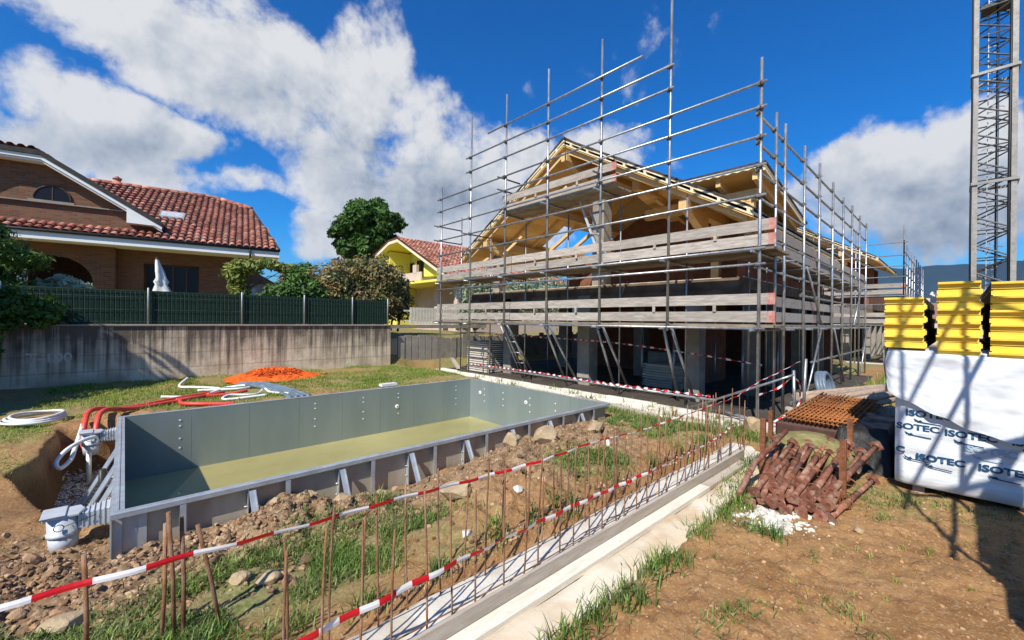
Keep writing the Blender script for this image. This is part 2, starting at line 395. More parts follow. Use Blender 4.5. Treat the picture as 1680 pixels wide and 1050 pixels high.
m_whitepaint = M('white_render', (.76,.76,.74), (.80,.80,.78), 2, .8)
m_yellow_wall = M('yellow_render', (.78,.68,.10), (.82,.74,.16), 1.0, .8)
m_beige_wall = M('beige_render', (.55,.42,.34), (.62,.50,.41), 1.2, .85)
m_dark_glass = M('dark_window_glass', (.012,.010,.010), None, rough=.3, spec=.3)
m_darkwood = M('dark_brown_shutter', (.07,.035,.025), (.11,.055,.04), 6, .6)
m_black = M('black_metal', (.02,.02,.02), None, rough=.5)
m_bitumen = M('bitumen_verge', (.035,.032,.03), (.06,.055,.05), 5, .85)
m_green_wire = M('dark_green_wire', (.03,.07,.05), (.10,.13,.10), 9, .6)
m_green_mesh = M('green_shade_net', (.003,.02,.013), (.006,.03,.02), 6, .75, stretch=(8,8,1))
m_post_grey = M('galvanised_post', (.35,.37,.36), (.45,.46,.45), 8, .5, .5)
m_parasol = M('white_canvas', (.74,.72,.66), (.80,.78,.74), 6, .9, bump=.3, bscale=12)
m_crane = M('crane_grey_paint', (.27,.26,.24), (.36,.35,.32), 3, .55, .2, c3=(.2,.12,.08), s3=9, f3=.4)
m_crane_d = M('dark_crane_steel', (.045,.045,.045), (.09,.085,.08), 8, .55, .4)
m_clay_block = M('clay_block', (.17,.065,.035), (.24,.10,.055), 3, .9, tint=.2)
m_log = M('weathered_log', (.30,.21,.15), (.42,.32,.24), 4, .85, stretch=(1,6,6), bump=.5, bscale=18, rand=.18)
m_yellow_panel = M('yellow_insulation_foam', (.92,.60,.055), (.94,.68,.11), 5, .6, bump=.25, bscale=40, rand=.05, c3=(.72,.48,.06), s3=3, f3=.35)
m_foil = M('dark_panel_edge', (.06,.05,.045), (.12,.1,.09), 20, .6)
m_film = M('white_wrapping_film', (.72,.75,.78), (.80,.82,.84), 2, .28, spec=.5, bump=.35, bscale=5, dist=.006, trans=.12)
m_pack = M('printed_wrapping_film', (.66,.69,.72), (.74,.76,.78), 2, .3, spec=.5, bump=.30, bscale=6, dist=.006, stretch=(1,1,3))
m_ink = M('blue_print_ink', (.015,.07,.15), None, rough=.4)
m_ink_faint = M('faded_print_ink', (.40,.52,.62), None, rough=.4)
m_plank_pale = M('stacked_pale_planks', (.50,.45,.38), (.62,.57,.50), 3, .85, tint=.25)
m_mountain = M('forested_mountain', (.012,.03,.05), (.02,.045,.06), .002, .95)
m_farroof = M('far_roof_tile', (.22,.11,.075), (.28,.15,.1), .5, .85)
# ------------------------------------------------------------------ special materials
def nodes_mat(name):
    m = bpy.data.materials.new(name); m.use_nodes = True
    return m, m.node_tree.nodes, m.node_tree.links, m.node_tree.nodes['Principled BSDF']
def brick_mat(name, c1, c2, cm, rot=0.0, scale=1.0):
    m, N, L, b = nodes_mat(name)
    tc = N.new('ShaderNodeTexCoord'); sp = N.new('ShaderNodeSeparateXYZ'); L.new(tc.outputs['Object'], sp.inputs[0])
    # along-wall coordinate u = x*cos + y*sin
    a = N.new('ShaderNodeVectorMath'); a.operation = 'DOT_PRODUCT'; a.inputs[1].default_value = (math.cos(rot), math.sin(rot), 0); L.new(tc.outputs['Object'], a.inputs[0])
    cb = N.new('ShaderNodeCombineXYZ'); L.new(a.outputs['Value'], cb.inputs[0]); L.new(sp.outputs['Z'], cb.inputs[1])
    br = N.new('ShaderNodeTexBrick'); br.inputs['Scale'].default_value = scale
    br.inputs['Brick Width'].default_value = .26; br.inputs['Row Height'].default_value = .075; br.inputs['Mortar Size'].default_value = .009
    br.inputs['Color1'].default_value = (*c1, 1); br.inputs['Color2'].default_value = (*c2, 1); br.inputs['Mortar'].default_value = (*cm, 1)
    L.new(cb.outputs[0], br.inputs['Vector']); L.new(br.outputs['Color'], b.inputs['Base Color'])
    bp = N.new('ShaderNodeBump'); bp.inputs['Strength'].default_value = .5; bp.inputs['Distance'].default_value = .01; bp.invert = True
    L.new(br.outputs['Fac'], bp.inputs['Height']); L.new(bp.outputs[0], b.inputs['Normal']); b.inputs['Roughness'].default_value = .9
    return m
m_brick = brick_mat('tan_facing_brick', (.14, .055, .026), (.20, .09, .045), (.17, .11, .075), rot=R(-10))
def stained_wall():
    m, N, L, b = nodes_mat('stained_retaining_concrete')
    tc = N.new('ShaderNodeTexCoord')
    def nz(st, s, d=6):
        mp = N.new('ShaderNodeMapping'); mp.inputs['Scale'].default_value = st; L.new(tc.outputs['Object'], mp.inputs[0])
        n = N.new('ShaderNodeTexNoise'); n.inputs['Scale'].default_value = s; n.inputs['Detail'].default_value = d; L.new(mp.outputs[0], n.inputs['Vector']); return n.outputs[0]
    def ramp(v, a, c, x=0., y=1.):
        n = N.new('ShaderNodeMapRange'); n.inputs[1].default_value = a; n.inputs[2].default_value = c; n.inputs[3].default_value = x; n.inputs[4].default_value = y; L.new(v, n.inputs[0]); return n.outputs[0]
    def mix(f, a, c):
        n = N.new('ShaderNodeMix'); n.data_type = 'RGBA'
        for s_, v in ((n.inputs[0], f), (n.inputs[6], a), (n.inputs[7], c)):
            if isinstance(v, bpy.types.NodeSocket): L.new(v, s_)
            elif isinstance(v, float): s_.default_value = v
            else: s_.default_value = (*v, 1)
        return n.outputs[2]
    sp = N.new('ShaderNodeSeparateXYZ'); L.new(tc.outputs['Object'], sp.inputs[0])
    base = mix(ramp(nz((1, 1, 1), 2.2), .35, .65), (.60, .48, .33), (.76, .64, .47))
    # soot-dark streaks running down from the coping: long at some places, short at others
    st = nz((4.5, 4.5, .16), 2.0, 10); add = N.new('ShaderNodeMath'); add.operation = 'ADD'
    L.new(ramp(sp.outputs['Z'], .1, 1.7, -.15, .13), add.inputs[0])
    av = N.new('ShaderNodeMath'); av.operation = 'MULTIPLY_ADD'; av.inputs[1].default_value = .55; L.new(st, av.inputs[0])
    aw = N.new('ShaderNodeMath'); aw.operation = 'MULTIPLY_ADD'; aw.inputs[1].default_value = .25; L.new(nz((14, 14, .35), 2.0, 4), aw.inputs[0])
    ax = N.new('ShaderNodeMath'); ax.operation = 'MULTIPLY'; ax.inputs[1].default_value = .22; L.new(nz((1, 1, 1), 3.0, 8), ax.inputs[0]); L.new(ax.outputs[0], aw.inputs[2]); L.new(aw.outputs[0], av.inputs[2]); L.new(av.outputs[0], add.inputs[1])
    col = mix(ramp(add.outputs[0], .42, .62), base, (.12, .095, .07))
    col = mix(ramp(nz((6, 6, .12), 2.4, 5), .60, .70, 0., .55), col, (.60, .55, .47))
    mo = N.new('ShaderNodeMath'); mo.operation = 'MULTIPLY'; L.new(ramp(sp.outputs['Z'], .2, .75, 1., 0.), mo.inputs[0]); L.new(ramp(nz((1, 1, 1), 1.5), .4, .6), mo.inputs[1])
    col = mix(mo.outputs[0], col, (.36, .26, .17))
    wv = N.new('ShaderNodeTexWave'); wv.wave_type = 'BANDS'; wv.bands_direction = 'Z'; wv.inputs['Scale'].default_value = .8; wv.inputs['Distortion'].default_value = .3
    L.new(tc.outputs['Object'], wv.inputs['Vector'])
    col = mix(ramp(wv.outputs['Fac'], .97, 1.0, 0., .35), col, (.14, .12, .1))
    L.new(col, b.inputs['Base Color']); b.inputs['Roughness'].default_value = .92
    bp = N.new('ShaderNodeBump'); bp.inputs['Strength'].default_value = .4; bp.inputs['Distance'].default_value = .02; L.new(nz((1, 1, 1), 14), bp.inputs['Height']); L.new(bp.outputs[0], b.inputs['Normal'])
    return m
m_wall = stained_wall()
def ground_mat():
    m, N, L, b = nodes_mat('bare_earth')
    tc = N.new('ShaderNodeTexCoord').outputs['Object']
    def nz(s, d=8, ro=.62):
        n = N.new('ShaderNodeTexNoise'); n.inputs['Scale'].default_value = s; n.inputs['Detail'].default_value = d; n.inputs['Roughness'].default_value = ro; L.new(tc, n.inputs['Vector']); return n.outputs[0]
    def ramp(v, a, c, x=0., y=1.):
        n = N.new('ShaderNodeMapRange'); n.inputs[1].default_value = a; n.inputs[2].default_value = c; n.inputs[3].default_value = x; n.inputs[4].default_value = y; L.new(v, n.inputs[0]); return n.outputs[0]
    def mix(f, a, c):
        n = N.new('ShaderNodeMix'); n.data_type = 'RGBA'
        for s_, v in ((n.inputs[0], f), (n.inputs[6], a), (n.inputs[7], c)):
            if isinstance(v, bpy.types.NodeSocket): L.new(v, s_)
            elif isinstance(v, float): s_.default_value = v
            else: s_.default_value = (*v, 1)
        return n.outputs[2]
    def attr(n_):
        a = N.new('ShaderNodeAttribute'); a.attribute_name = n_; return a.outputs['Fac']
    def mul(a, c):
        n = N.new('ShaderNodeMath'); n.operation = 'MULTIPLY'
        for i, v in enumerate((a, c)):
            if isinstance(v, bpy.types.NodeSocket): L.new(v, n.inputs[i])
            else: n.inputs[i].default_value = v
        return n.outputs[0]
    clay = mix(ramp(nz(1.3), .35, .65), (.27, .135, .05), (.40, .225, .095))
    clay = mix(ramp(nz(9), .5, .72), clay, (.20, .09, .035))
    clay = mix(ramp(nz(45, 4), .52, .68, 0., .65), clay, (.50, .36, .22))
    clay = mix(ramp(nz(70, 3), .60, .70, 0., .8), clay, (.15, .085, .045))
    rub = mix(ramp(nz(7), .35, .65), (.15, .085, .042), (.32, .21, .12))
    rub = mix(ramp(nz(38, 4), .54, .66), rub, (.46, .34, .22))
    col = mix(attr('rubble'), clay, rub)
    litter = mix(ramp(nz(25, 6), .35, .62), (.12, .15, .035), (.30, .27, .12))
    gf = mul(attr('grass'), ramp(nz(3.5), .3, .55))
    col = mix(gf, col, litter)
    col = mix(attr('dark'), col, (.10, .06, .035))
    L.new(col, b.inputs['Base Color']); b.inputs['Roughness'].default_value = .95; b.inputs['Specular IOR Level'].default_value = .15
    bp = N.new('ShaderNodeBump'); bp.inputs['Strength'].default_value = .9; bp.inputs['Distance'].default_value = .02; L.new(nz(26, 9, .7), bp.inputs['Height']); L.new(bp.outputs[0], b.inputs['Normal'])
    return m
m_ground = ground_mat()
m_water = M('murky_pool_water', (.33, .285, .10), (.44, .39, .16), .45, .025, spec=.7, bump=.02, bscale=3)

# ------------------------------------------------------------------ ground
PX0, PX1, PY0, PY1, PZ = 0.0, 7.05, 4.80, 9.23, 0.30
def gauss(x, y, cx, cy, rx, ry): return np.exp(-((x - cx) / rx) ** 2 - ((y - cy) / ry) ** 2)
def height(x, y, fine=True):
    n = fbm(x * .6, y * .6, 3); n2 = fbm(x * 3.1 + 9, y * 3.1, 4); n3 = fbm(x * 11, y * 11 + 5, 3)
    h = 0.02 + 0.05 * n * sst(y, 2.5, 3.2) + .012 * n2
    yb = 6.1 + .25 * vnoise(x * 2, y * 0 + 3)
    plat = np.maximum(sst(y, 9.0, 9.6) * (1 - sst(x, 7.3, 8.3)), sst(y - yb, 0, .55) * (1 - sst(x, -.35, -.1)))
    h = h + (.26 - .0) * plat + .04 * n2 * plat
    h = h + 1.25 * sst(y, 14.35, 14.45) * (1 - sst(x, 14, 18))
    # pit at the short end of the pool
    ex = -.54 - .12 * sst(y, 7.3, 7.8) + .20 * vnoise(x * 0 + 1.5, y * 2.3) - .34 * gauss(x * 0, y, 0, 6.9, 1, .55)
    pit = sst(x - ex, -.06, .08) * sst(y, 5.75, 6.1) * (1 - sst(y, 8.85, 9.1)) * (1 - sst(x, .02, .04))
    h = h * (1 - pit) + (-.42 + .04 * n2) * pit + .10 * (n2 + .6 * n3) * pit * (1 - pit) * 4
    # heaps of excavated earth along the long side
    m1 = .20 * gauss(x, y, 1.25, 4.15, .5, .38)
    m2 = .30 * gauss(x, y, 4.3, 3.85, 1.5, .62) + .14 * gauss(x, y, 3.0, 3.3, .8, .5) + .16 * gauss(x, y, 5.7, 4.25, .9, .4)
    md = (m1 + m2) * (1 - sst(y, 4.9, 4.95))
    h = h + md + (.12 * n2 + .09 * n3) * np.clip((m1 + m2) * 5, 0, 1) * (1 - sst(y, 4.9, 4.95))
    wl = np.interp(x, [-.5, 0, .47, .84, 1.21, 1.5, 1.76, 2.33, 2.83, 3.2, 3.84, 4.58, 5.22, 6.13, 6.9, 7.3], [-.06, -.06, -.02, .03, .12, .0, -.12, -.14, -.15, -.08, -.10, -.06, .12, .07, .0, 0])
    k = sst(y, 4.15, 4.62) * sst(x, -1.1, -.5) * (1 - sst(x, 7.1, 7.6)) * (1 - sst(y, 5.55, 5.9)); h = h * (1 - k) + (wl + .04 * n2 + .02 * n3) * k
    h = h + .16 * gauss(x, y, -2.0, 4.9, 1.1, .8) * 1 + (.10 * n3 + .06 * n2) * gauss(x, y, -.6, 4.3, 1.8, 1.0)
    # trench side beside the footing
    bank = sst(y, 2.56 , 2.74) * (1 - sst(y, 3.0, 3.6)) * sst(x, 1.4, 2.4) * (1 - sst(x, 7.0, 7.6))
    h = h + .12 * bank + .05 * n3 * bank
    foot = sst(y, 1.60, 1.70) * (1 - sst(y, 2.5, 2.62)) * (1 - sst(x, 7.2, 7.5))
    h = h * (1 - foot) - .05 * foot
    # camera side: trodden clay with clods
    cs = 1 - sst(y, 1.5, 1.75)
    h = h + cs * (.03 * n2 + .042 * n3 * np.clip(fbm(x * 1.3, y * 1.3, 2) * 2 + .6, 0, 1) + .02 * n)
    pits = np.clip(fbm(x * 9 + y * 4, y * 15 - x * 5, 2) - .18, 0, 1) * np.clip(vnoise(x * 1.1 + 8, y * 1.1) * 3 + .7, 0, 1); h = h - .075 * pits * cs
    lumps = np.clip(fbm(x * 7 + 31, y * 7, 3) - .22, 0, 1); h = h + .07 * lumps * cs * np.clip(vnoise(x * .9 + 3, y * .9 + 9) * 3 + .4, 0, 1)
    h = h + .10 * gauss(x, y, 4.2, -.25, .8, .5)
    inside = sst(x, PX0 - .035, PX0 - .01) * (1 - sst(x, PX1 + .01, PX1 + .035)) * sst(y, PY0 - .035, PY0 - .01) * (1 - sst(y, PY1 + .01, PY1 + .035))
    h = h * (1 - inside) - 1.4 * inside
    slab = sst(x, 8.35, 8.45) * sst(y, 2.1, 2.3) * (1 - sst(y, 13.6, 13.9)) * (1 - sst(x, 22, 23))
    h = h * (1 - slab) - .02 * slab
    return h
def ground():
    def axis(lo, hi, a, b, d):
        core = list(np.arange(a, b, d)); o1 = []; s = d; x = a
        while x > lo: s *= 1.09; x -= s; o1.append(x)
        o2 = []; s = d; x = core[-1]
        while x < hi: s *= 1.09; x += s; o2.append(x)
        return np.array(o1[::-1] + core + o2)
    gx = axis(-900, 3000, -1.6, 9.0, .024); gy = axis(-900, 2500, -1.0, 9.6, .024)
    X, Y = np.meshgrid(gx, gy, indexing='ij'); H = height(X, Y)
    far = np.maximum(np.abs(X), np.abs(Y)); H = np.where(far > 60, .2, H)
    nx, ny = X.shape; idx = np.arange(nx * ny).reshape(nx, ny)
    F = np.stack([idx[:-1, :-1], idx[1:, :-1], idx[1:, 1:], idx[:-1, 1:]], -1).reshape(-1, 4)
    gr = grass_density(X, Y)
    rub = np.clip(1.3 * gauss(X, Y, 1.0, 4.3, 1.3, .8) + gauss(X, Y, -1.2, 4.4, 2.0, 1.0) * 1.4 + 1.2 * gauss(X, Y, 4.4, 3.8, 2.2, 1.0) + fbm(X * 2, Y * 2, 2) * .4, 0, 1) * sst(Y, 2.6, 2.9)
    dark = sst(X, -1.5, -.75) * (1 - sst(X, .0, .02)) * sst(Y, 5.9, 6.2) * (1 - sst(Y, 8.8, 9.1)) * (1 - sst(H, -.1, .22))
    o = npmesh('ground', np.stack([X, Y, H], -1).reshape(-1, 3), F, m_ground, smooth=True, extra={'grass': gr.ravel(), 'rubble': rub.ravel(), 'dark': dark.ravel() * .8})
    tag(o, kind='structure')
def grass_density(x, y):
    n = fbm(x * .9 + 40, y * .9 + 7, 3)
    g = np.zeros_like(x)
    g = np.maximum(g, sst(y, 9.4, 9.8) * (.75 + n))                                         # lawn strip behind the pool
    g = np.maximum(g, sst(y, 6.5, 7.2) * (1 - sst(x, -1.0, -.5)) * (.55 + n))                # left bank
    g = np.maximum(g, gauss(x, y, .9, 3.35, .9, .42) * 1.3 + .1 * n)                          # in front of the first heap
    g = np.maximum(g, gauss(x, y, -.3, 3.35, .7, .35) * .9)
    g = np.maximum(g, gauss(x, y, 2.0, 3.1, .3, .7) * .75)
    g = np.maximum(g, gauss(x, y, 4.4, 3.1, .6, .3) * 1.25)
    g = np.maximum(g, sst(x, 5.6, 6.6) * sst(y, 2.5, 2.8) * (1 - sst(y, 4.3, 4.9)) * (.9 + n))
    g = np.maximum(g, sst(x, 7.2, 7.6) * sst(y, 1.7, 2.0) * (1 - sst(y, 9, 10)) * (1 - sst(x, 8.2, 8.5)) * (.8 + n))
    g = np.maximum(g, gauss(x, y, 5.3, 1.55, .9, .28) * 1.1)
    g = np.maximum(g, gauss(x, y, 6.2, .7, .5, .7) * .9)
    g = np.maximum(g, sst(x, 9.5, 12) * (1 - sst(y, 1.6, 2.2)) * sst(y, -6, -4) * (.6 + n))
    g = np.where((y > 14.5) | (np.abs(x) > 25), .9, g)
    bad = ((x > PX0 - .75) & (x < PX1 + .05) & (y > PY0 - .02) & (y < PY1 + .1)) | ((y > 1.68) & (y < 2.6) & (x < 7.2) & (x > -3))
    return np.clip(np.where(bad, 0, g), 0, 1)
ground()

def mountains():
    for k, (nm, r0, z0, amp, c) in enumerate((('mountains', 6200, 860, 260, .004), ('foothills', 3600, 230, 90, .006))):
        th = np.linspace(R(-60), R(150), 240); rr = [0, 1]
        V = []
        for j, (q, hz) in enumerate(((1.0, 0), (1.08, .55), (1.18, 1.0), (1.5, .8))):
            for t in th:
                d = t - R(47)
                prof = .62 + .38 * math.exp(-((t - R(14)) / .30) ** 2) + .2 * math.exp(-((t - R(-8)) / .2) ** 2)
                hh = (z0 * prof + amp * (float(vnoise(np.array([t * 5.0 + k * 9]), np.array([.5]))[0]) + .5 * float(vnoise(np.array([t * 17.0]), np.array([2.5]))[0]) + .2 * float(vnoise(np.array([t * 60.0]), np.array([4.5 + j]))[0]))) * hz
                V.append((r0 * q * math.cos(t), r0 * q * math.sin(t), hh - (5 if hz == 0 else 0)))
        n = len(th); F = [(j * n + i, j * n + i + 1, (j + 1) * n + i + 1, (j + 1) * n + i) for j in range(3) for i in range(n - 1)]
        o = npmesh('hills', V, F, m_mountain, smooth=True); tag(o, kind='structure')
mountains()

# ------------------------------------------------------------------ pool
pool = thing('swimming_pool', 'unfinished rectangular steel panel swimming pool half full of murky water, set in the dug ground', 'pool', (PX0, PY0, 0))
ZB = -1.35
def pool_panels():
    t = .012
    for name, horizontal, c, a0, a1, sgn in (('wall_panel', 1, PY0, PX0, PX1, 1), ('wall_panel', 1, PY1, PX0, PX1, -1), ('wall_panel', 0, PX0, PY0, PY1, 1), ('wall_panel', 0, PX1, PY0, PY1, -1)):
        n = 8 if horizontal else 5; mb = MB(); 
        for i in range(n):
            s0 = a0 + (a1 - a0) * i / n; s1 = a0 + (a1 - a0) * (i + 1) / n - .003; jz = random.uniform(-.0015, .0015)
            mb.tv = random.random()
            for k, (q0, q1) in enumerate(((0, t / 2), (t / 2 + .001, t))):
                mb.mi = 1 - k if sgn == 1 else 1 - k
                u0, u1 = c + sgn * q0 + jz, c + sgn * q1 + jz
                if horizontal: mb.box(s0, s1, u0, u1, ZB, PZ - .002)
                else: mb.box(u0, u1, s0, s1, ZB, PZ - .002)
        mb.build(name, [m_pool_in, m_pool_out], pool)
    # flanged rim all round: angle section, flat on top turned outwards
    w = .075
    mb = MB(); mb.box(PX0 - w, PX1 + w, PY0 - w, PY0 + .014, PZ, PZ + .006); mb.box(PX0 - w, PX1 + w, PY0 - w, PY0 - w + .006, PZ - .035, PZ - .001); mb.box(PX0 - w + .02, PX1 + w, PY0 - .022, PY0 - .004, PZ + .0065, PZ + .011)
    mb.build('rim_flange', m_pool_rim, pool)
    mb = MB(); mb.box(PX0 - w, PX1 + w, PY1 - .014, PY1 + w, PZ, PZ + .006); mb.box(PX0 - w, PX1 + w, PY1 + w - .006, PY1 + w, PZ - .035, PZ - .001); mb.build('rim_flange', m_pool_rim, pool)
    mb = MB(); mb.box(PX0 - w, PX0 + .014, PY0 + .016, PY1 - .016, PZ + .001, PZ + .007); mb.box(PX0 - w, PX0 - w + .006, PY0 + .016, PY1 - .016, PZ - .035, PZ); mb.box(PX0 - .035, PX0 - .022, PY0 + .02, PY1 - .02, PZ + .0075, PZ + .014)
    mb.box(PX0 - w - .001, PX0 - .001, PY0 - .04, PY0 - .03, ZB + .8, PZ - .002); mb.build('rim_flange', m_pool_rim, pool)
    mb = MB(); mb.box(PX1 - .014, PX1 + w, PY0 + .016, PY1 - .016, PZ + .001, PZ + .007); mb.box(PX1 + w - .006, PX1 + w, PY0 + .016, PY1 - .016, PZ - .035, PZ); mb.build('rim_flange', m_pool_rim, pool)
    # upright ribs and A-shaped struts on the camera side
    mb = MB(); mb.box(PX0 - .07, PX0 + .10, PY0 - .010, PY0 - .004, ZB, PZ - .037); mb.box(PX0 - .07, PX0 - .064, PY0 - .07, PY0 - .011, ZB, PZ - .037); mb.box(PX0 + .10, PX0 + .155, PY0 - .03, PY0 - .004, ZB, PZ - .037)
    mb.build('corner_post', m_pool_rim, pool)
    for x in (.42, 1.28, 2.20, 3.06, 3.95, 4.84, 5.70, 6.60):
        mb = MB(); mb.box(x, x + .008, PY0 - .07, PY0 - .002, ZB, PZ - .04); mb.box(x - .045, x - .001, PY0 - .074, PY0 - .068, ZB, PZ - .04); mb.build('rib', m_pool_rim, pool)
    for x in (.95, 1.83, 2.70, 3.57, 4.45, 5.32, 6.19):
        mb = MB(); mb.box(x - .05, x - .042, PY0 - .06, PY0 - .002, ZB, PZ - .04); u = mb.build('rib', m_pool_rim, pool)
        for z in (.2, .08, -.04): bo = MB(); bo.tube((x - .075, PY0 - .03, z), (x - .02, PY0 - .03, z), .008, 6); bo.build('bolt', m_galv, u)
        mb = MB(); mb.beam((x - .02, PY0 - .07, PZ - .06), (x + .03, PY0 - .42, -.55), .05, .008, (0, 1, .3)); mb.beam((x + .008, PY0 - .075, PZ - .06), (x + .058, PY0 - .42, -.55), .008, .045, (0, 1, .3))
        mb.build('strut', m_pool_rim, pool)
    # diagonal props on the short end, standing in the pit
    for y in (6.05, 6.7, 7.5):
        mb = MB(); mb.beam((PX0 - .05, y, PZ - .12), (PX0 - .42, y - .12, -.50), .045, .01, (1, 0, .5)); mb.beam((PX0 - .055, y + .03, PZ - .1), (PX0 - .42, y - .09, -.50), .008, .05, (1, 0, .5)); mb.build('strut', m_pool_rim, pool)
    # rows of bolts showing on the inner faces, and the inlet fittings
    mb = MB()
    for x in (.72, 2.95, 3.99, 4.86, 6.55):
        for z in (.14, .04, -.18, -.34): mb.tube((x, PY1 - .013, z), (x, PY1 - .020, z), .016, 7)
    for y in (8.6, 7.85, 6.9, 6.1, 5.3):
        for z in (.1, -.06, -.22): mb.tube((PX1 - .013, y, z), (PX1 - .020, y, z), .016, 7)
    mb.build('bolt_heads', m_pvc, pool)
    for p, ax in (((4.83, PY1 - .013, -.17), 1), ((PX1 - .013, 8.78, -.02), 0), ((PX1 - .013, 7.03, -.02), 0)):
        d = Vector((-1, 0, 0)) if ax == 0 else Vector((0, -1, 0)); p = Vector(p)
        mb = MB(); mb.path([p, p + d * .012, p + d * .02], [.052, .05, .03], 16); mb.mi = 1; mb.path([p + d * .0202, p + d * .022], [.013, .012], 10); mb.build('inlet_fitting', [m_pvc, m_black], pool)
pool_panels()
def skimmer(x, y, z, big):
    """plastic skimmer box on the short end: throat, bucket, lid"""
    s = 1.0
    mb = MB(); cx = x
    mb.smooth = True; mb.path([(cx, y, z - .34), (cx, y, z - .20)], [.088, .098], 20); mb.path([(cx, y, z - .199), (cx, y, z - .17), (cx, y, z - .168), (cx, y, z - .03)], [.108, .108, .10, .106], 20)
    sk = mb.build('skimmer', m_pvc_grey, pool)
    mb = MB(); mb.prism([(cx - .12, y - .11, z - .03), (cx + .10, y - .11, z - .03), (cx + .13, y + .0, z - .03), (cx + .10, y + .11, z - .03), (cx - .12, y + .11, z - .03)], (0, 0, .022)); mb.box(cx - .13, cx + .02, y - .12, y + .12, z - .0075, z + .004)
    mb.build('lid', m_pvc_grey, sk, bevel=.004)
    mb = MB(); n = 6
    x0 = cx + .09; x1 = PX0 - .078
    for i in range(n):
        a = x0 + (x1 - x0) * i / n; b_ = x0 + (x1 - x0) * (i + 1) / n; w0 = .075 + .045 * i / n
        mb.box(a, b_ - .002, y - w0, y + w0, z - .15, z - .035 + .02 * i / n); mb.box(b_ - .008, b_ - .0015, y - w0 - .012, y + w0 + .012, z - .162, z - .022 + .02 * i / n)
    mb.build('throat', m_pvc_grey, sk)
    mb = MB(); pts = [(cx - .02 + .03 * math.cos(t), y - .121, z - .10 + .028 * math.sin(t)) for t in np.linspace(0, 2 * math.pi, 14)]; mb.path(pts[:-1], .0035, 5, closed=True); mb.tube((cx + .01, y - .121, z - .095), (cx + .2, y - .118, z - .05), .003, 5); mb.build('pull_ring', m_black, sk)
skimmer(-.37, 5.24, .26, True)
skimmer(-.34, 8.62, .26, False)
o = MB().add([(PX0 + .013, PY0 + .013, -.735), (PX1 - .013, PY0 + .013, -.735), (PX1 - .013, PY1 - .013, -.735), (PX0 + .013, PY1 - .013, -.735)], [(0, 1, 2, 3)]).build('pool_water', m_water); tag(o, kind='structure')

# ------------------------------------------------------------------ hoses and pipes on the bank
def curve_pts(ctrl, n=10):
    P = [Vector(p) for p in ctrl]; out = []
    for i in range(len(P) - 1):
        p0 = P[max(i - 1, 0)]; p1 = P[i]; p2 = P[i + 1]; p3 = P[min(i + 2, len(P) - 1)]
        for k in range(n):
            t = k / n; out.append(.5 * ((2 * p1) + (-p0 + p2) * t + (2 * p0 - 5 * p1 + 4 * p2 - p3) * t * t + (-p0 + 3 * p1 - 3 * p2 + p3) * t ** 3))
    out.append(P[-1]); return out
def gz(x, y): return float(height(np.array([x]), np.array([y]))[0])
def pipe(name, label, cat, ctrl, r, mat, group=None, n=10, ribs=False):
    pts = curve_pts(ctrl, n); rs = r
    if ribs:
        fine = []
        for a, b in zip(pts[:-1], pts[1:]):
            k = max(2, int((b - a).length / .012))
            for i in range(k): fine.append(a.lerp(b, i / k))
        pts = fine; rs = [r * (1.06 if i % 2 else .94) for i in range(len(pts))]
    o = MB().path(pts, rs, 9).build(name, mat, loc=ctrl[0]); return tag(o, label, cat, group)
def on(x, y, dz): return (x, y, gz(x, y) + dz)
pipe('corrugated_conduit', 'red corrugated conduit bending down behind the far skimmer, left one of the pair', 'pipe', [(-.43, 8.75, -.05), (-.43, 8.95, .30), (-.36, 9.35, .45), on(0, 9.9, .05), on(.75, 10.6, .05), on(1.35, 11.0, .05)], .036, m_red_pipe, 'red conduits by the pool', ribs=True)
pipe('corrugated_conduit', 'red corrugated conduit bending down behind the far skimmer, right one of the pair', 'pipe', [(-.30, 8.78, -.05), (-.30, 8.98, .28), (-.22, 9.3, .43), on(.12, 9.75, .05), on(.8, 10.2, .04), on(1.6, 10.9, .04)], .036, m_red_pipe, 'red conduits by the pool', ribs=True)
pipe('corrugated_conduit', 'short red conduit lying on the grass close to the far pool rim', 'pipe', [on(1.55, 9.45, .05), on(1.0, 9.62, .05), on(.78, 9.9, .04), on(.85, 10.4, .04)], .036, m_red_pipe, 'red conduits by the pool', ribs=True)
pipe('corrugated_conduit', 'thin orange red conduit running over the grass between white hoses', 'pipe', [on(.75, 10.45, .04), on(1.2, 10.55, .05), on(1.7, 10.6, .04), on(2.0, 10.75, .03)], .035, m_red_pipe, 'red conduits by the pool', ribs=True)
pipe('hose', 'white hose looping beside the far skimmer in the pit', 'hose', [(-.30, 8.50, .19), (-.42, 8.35, .19), (-.56, 8.15, .13), (-.64, 8.0, .02), (-.60, 7.95, -.05), (-.52, 8.1, .0), (-.49, 8.35, .1), (-.47, 8.75, .2), (-.45, 9.0, .3)], .026, m_pvc)
pipe('hose', 'white hose curling up at its end on the grass near the wall', 'hose', [on(.55, 11.0, .03), on(1.1, 10.9, .03), on(1.6, 11.4, .03), on(1.2, 11.9, .04), on(.95, 12.4, .04), on(1.15, 13.0, .12)], .03, m_pvc, 'white hoses on the bank')
pipe('hose', 'white hose lying in long waves across the grass', 'hose', [on(1.2, 11.5, .03), on(1.9, 11.2, .04), on(2.4, 11.3, .03), on(2.1, 10.3, .03), on(1.6, 10.3, .03), on(1.5, 10.0, .03), on(2.2, 9.9, .03)], .026, m_pvc, 'white hoses on the bank')
pipe('hose', 'white hose winding toward the grey conduits', 'hose', [on(1.3, 10.9, .03), on(1.75, 11.6, .03), on(2.3, 11.1, .06), on(2.35, 10.3, .03), on(2.6, 9.8, .03)], .026, m_pvc, 'white hoses on the bank')
mb = MB()
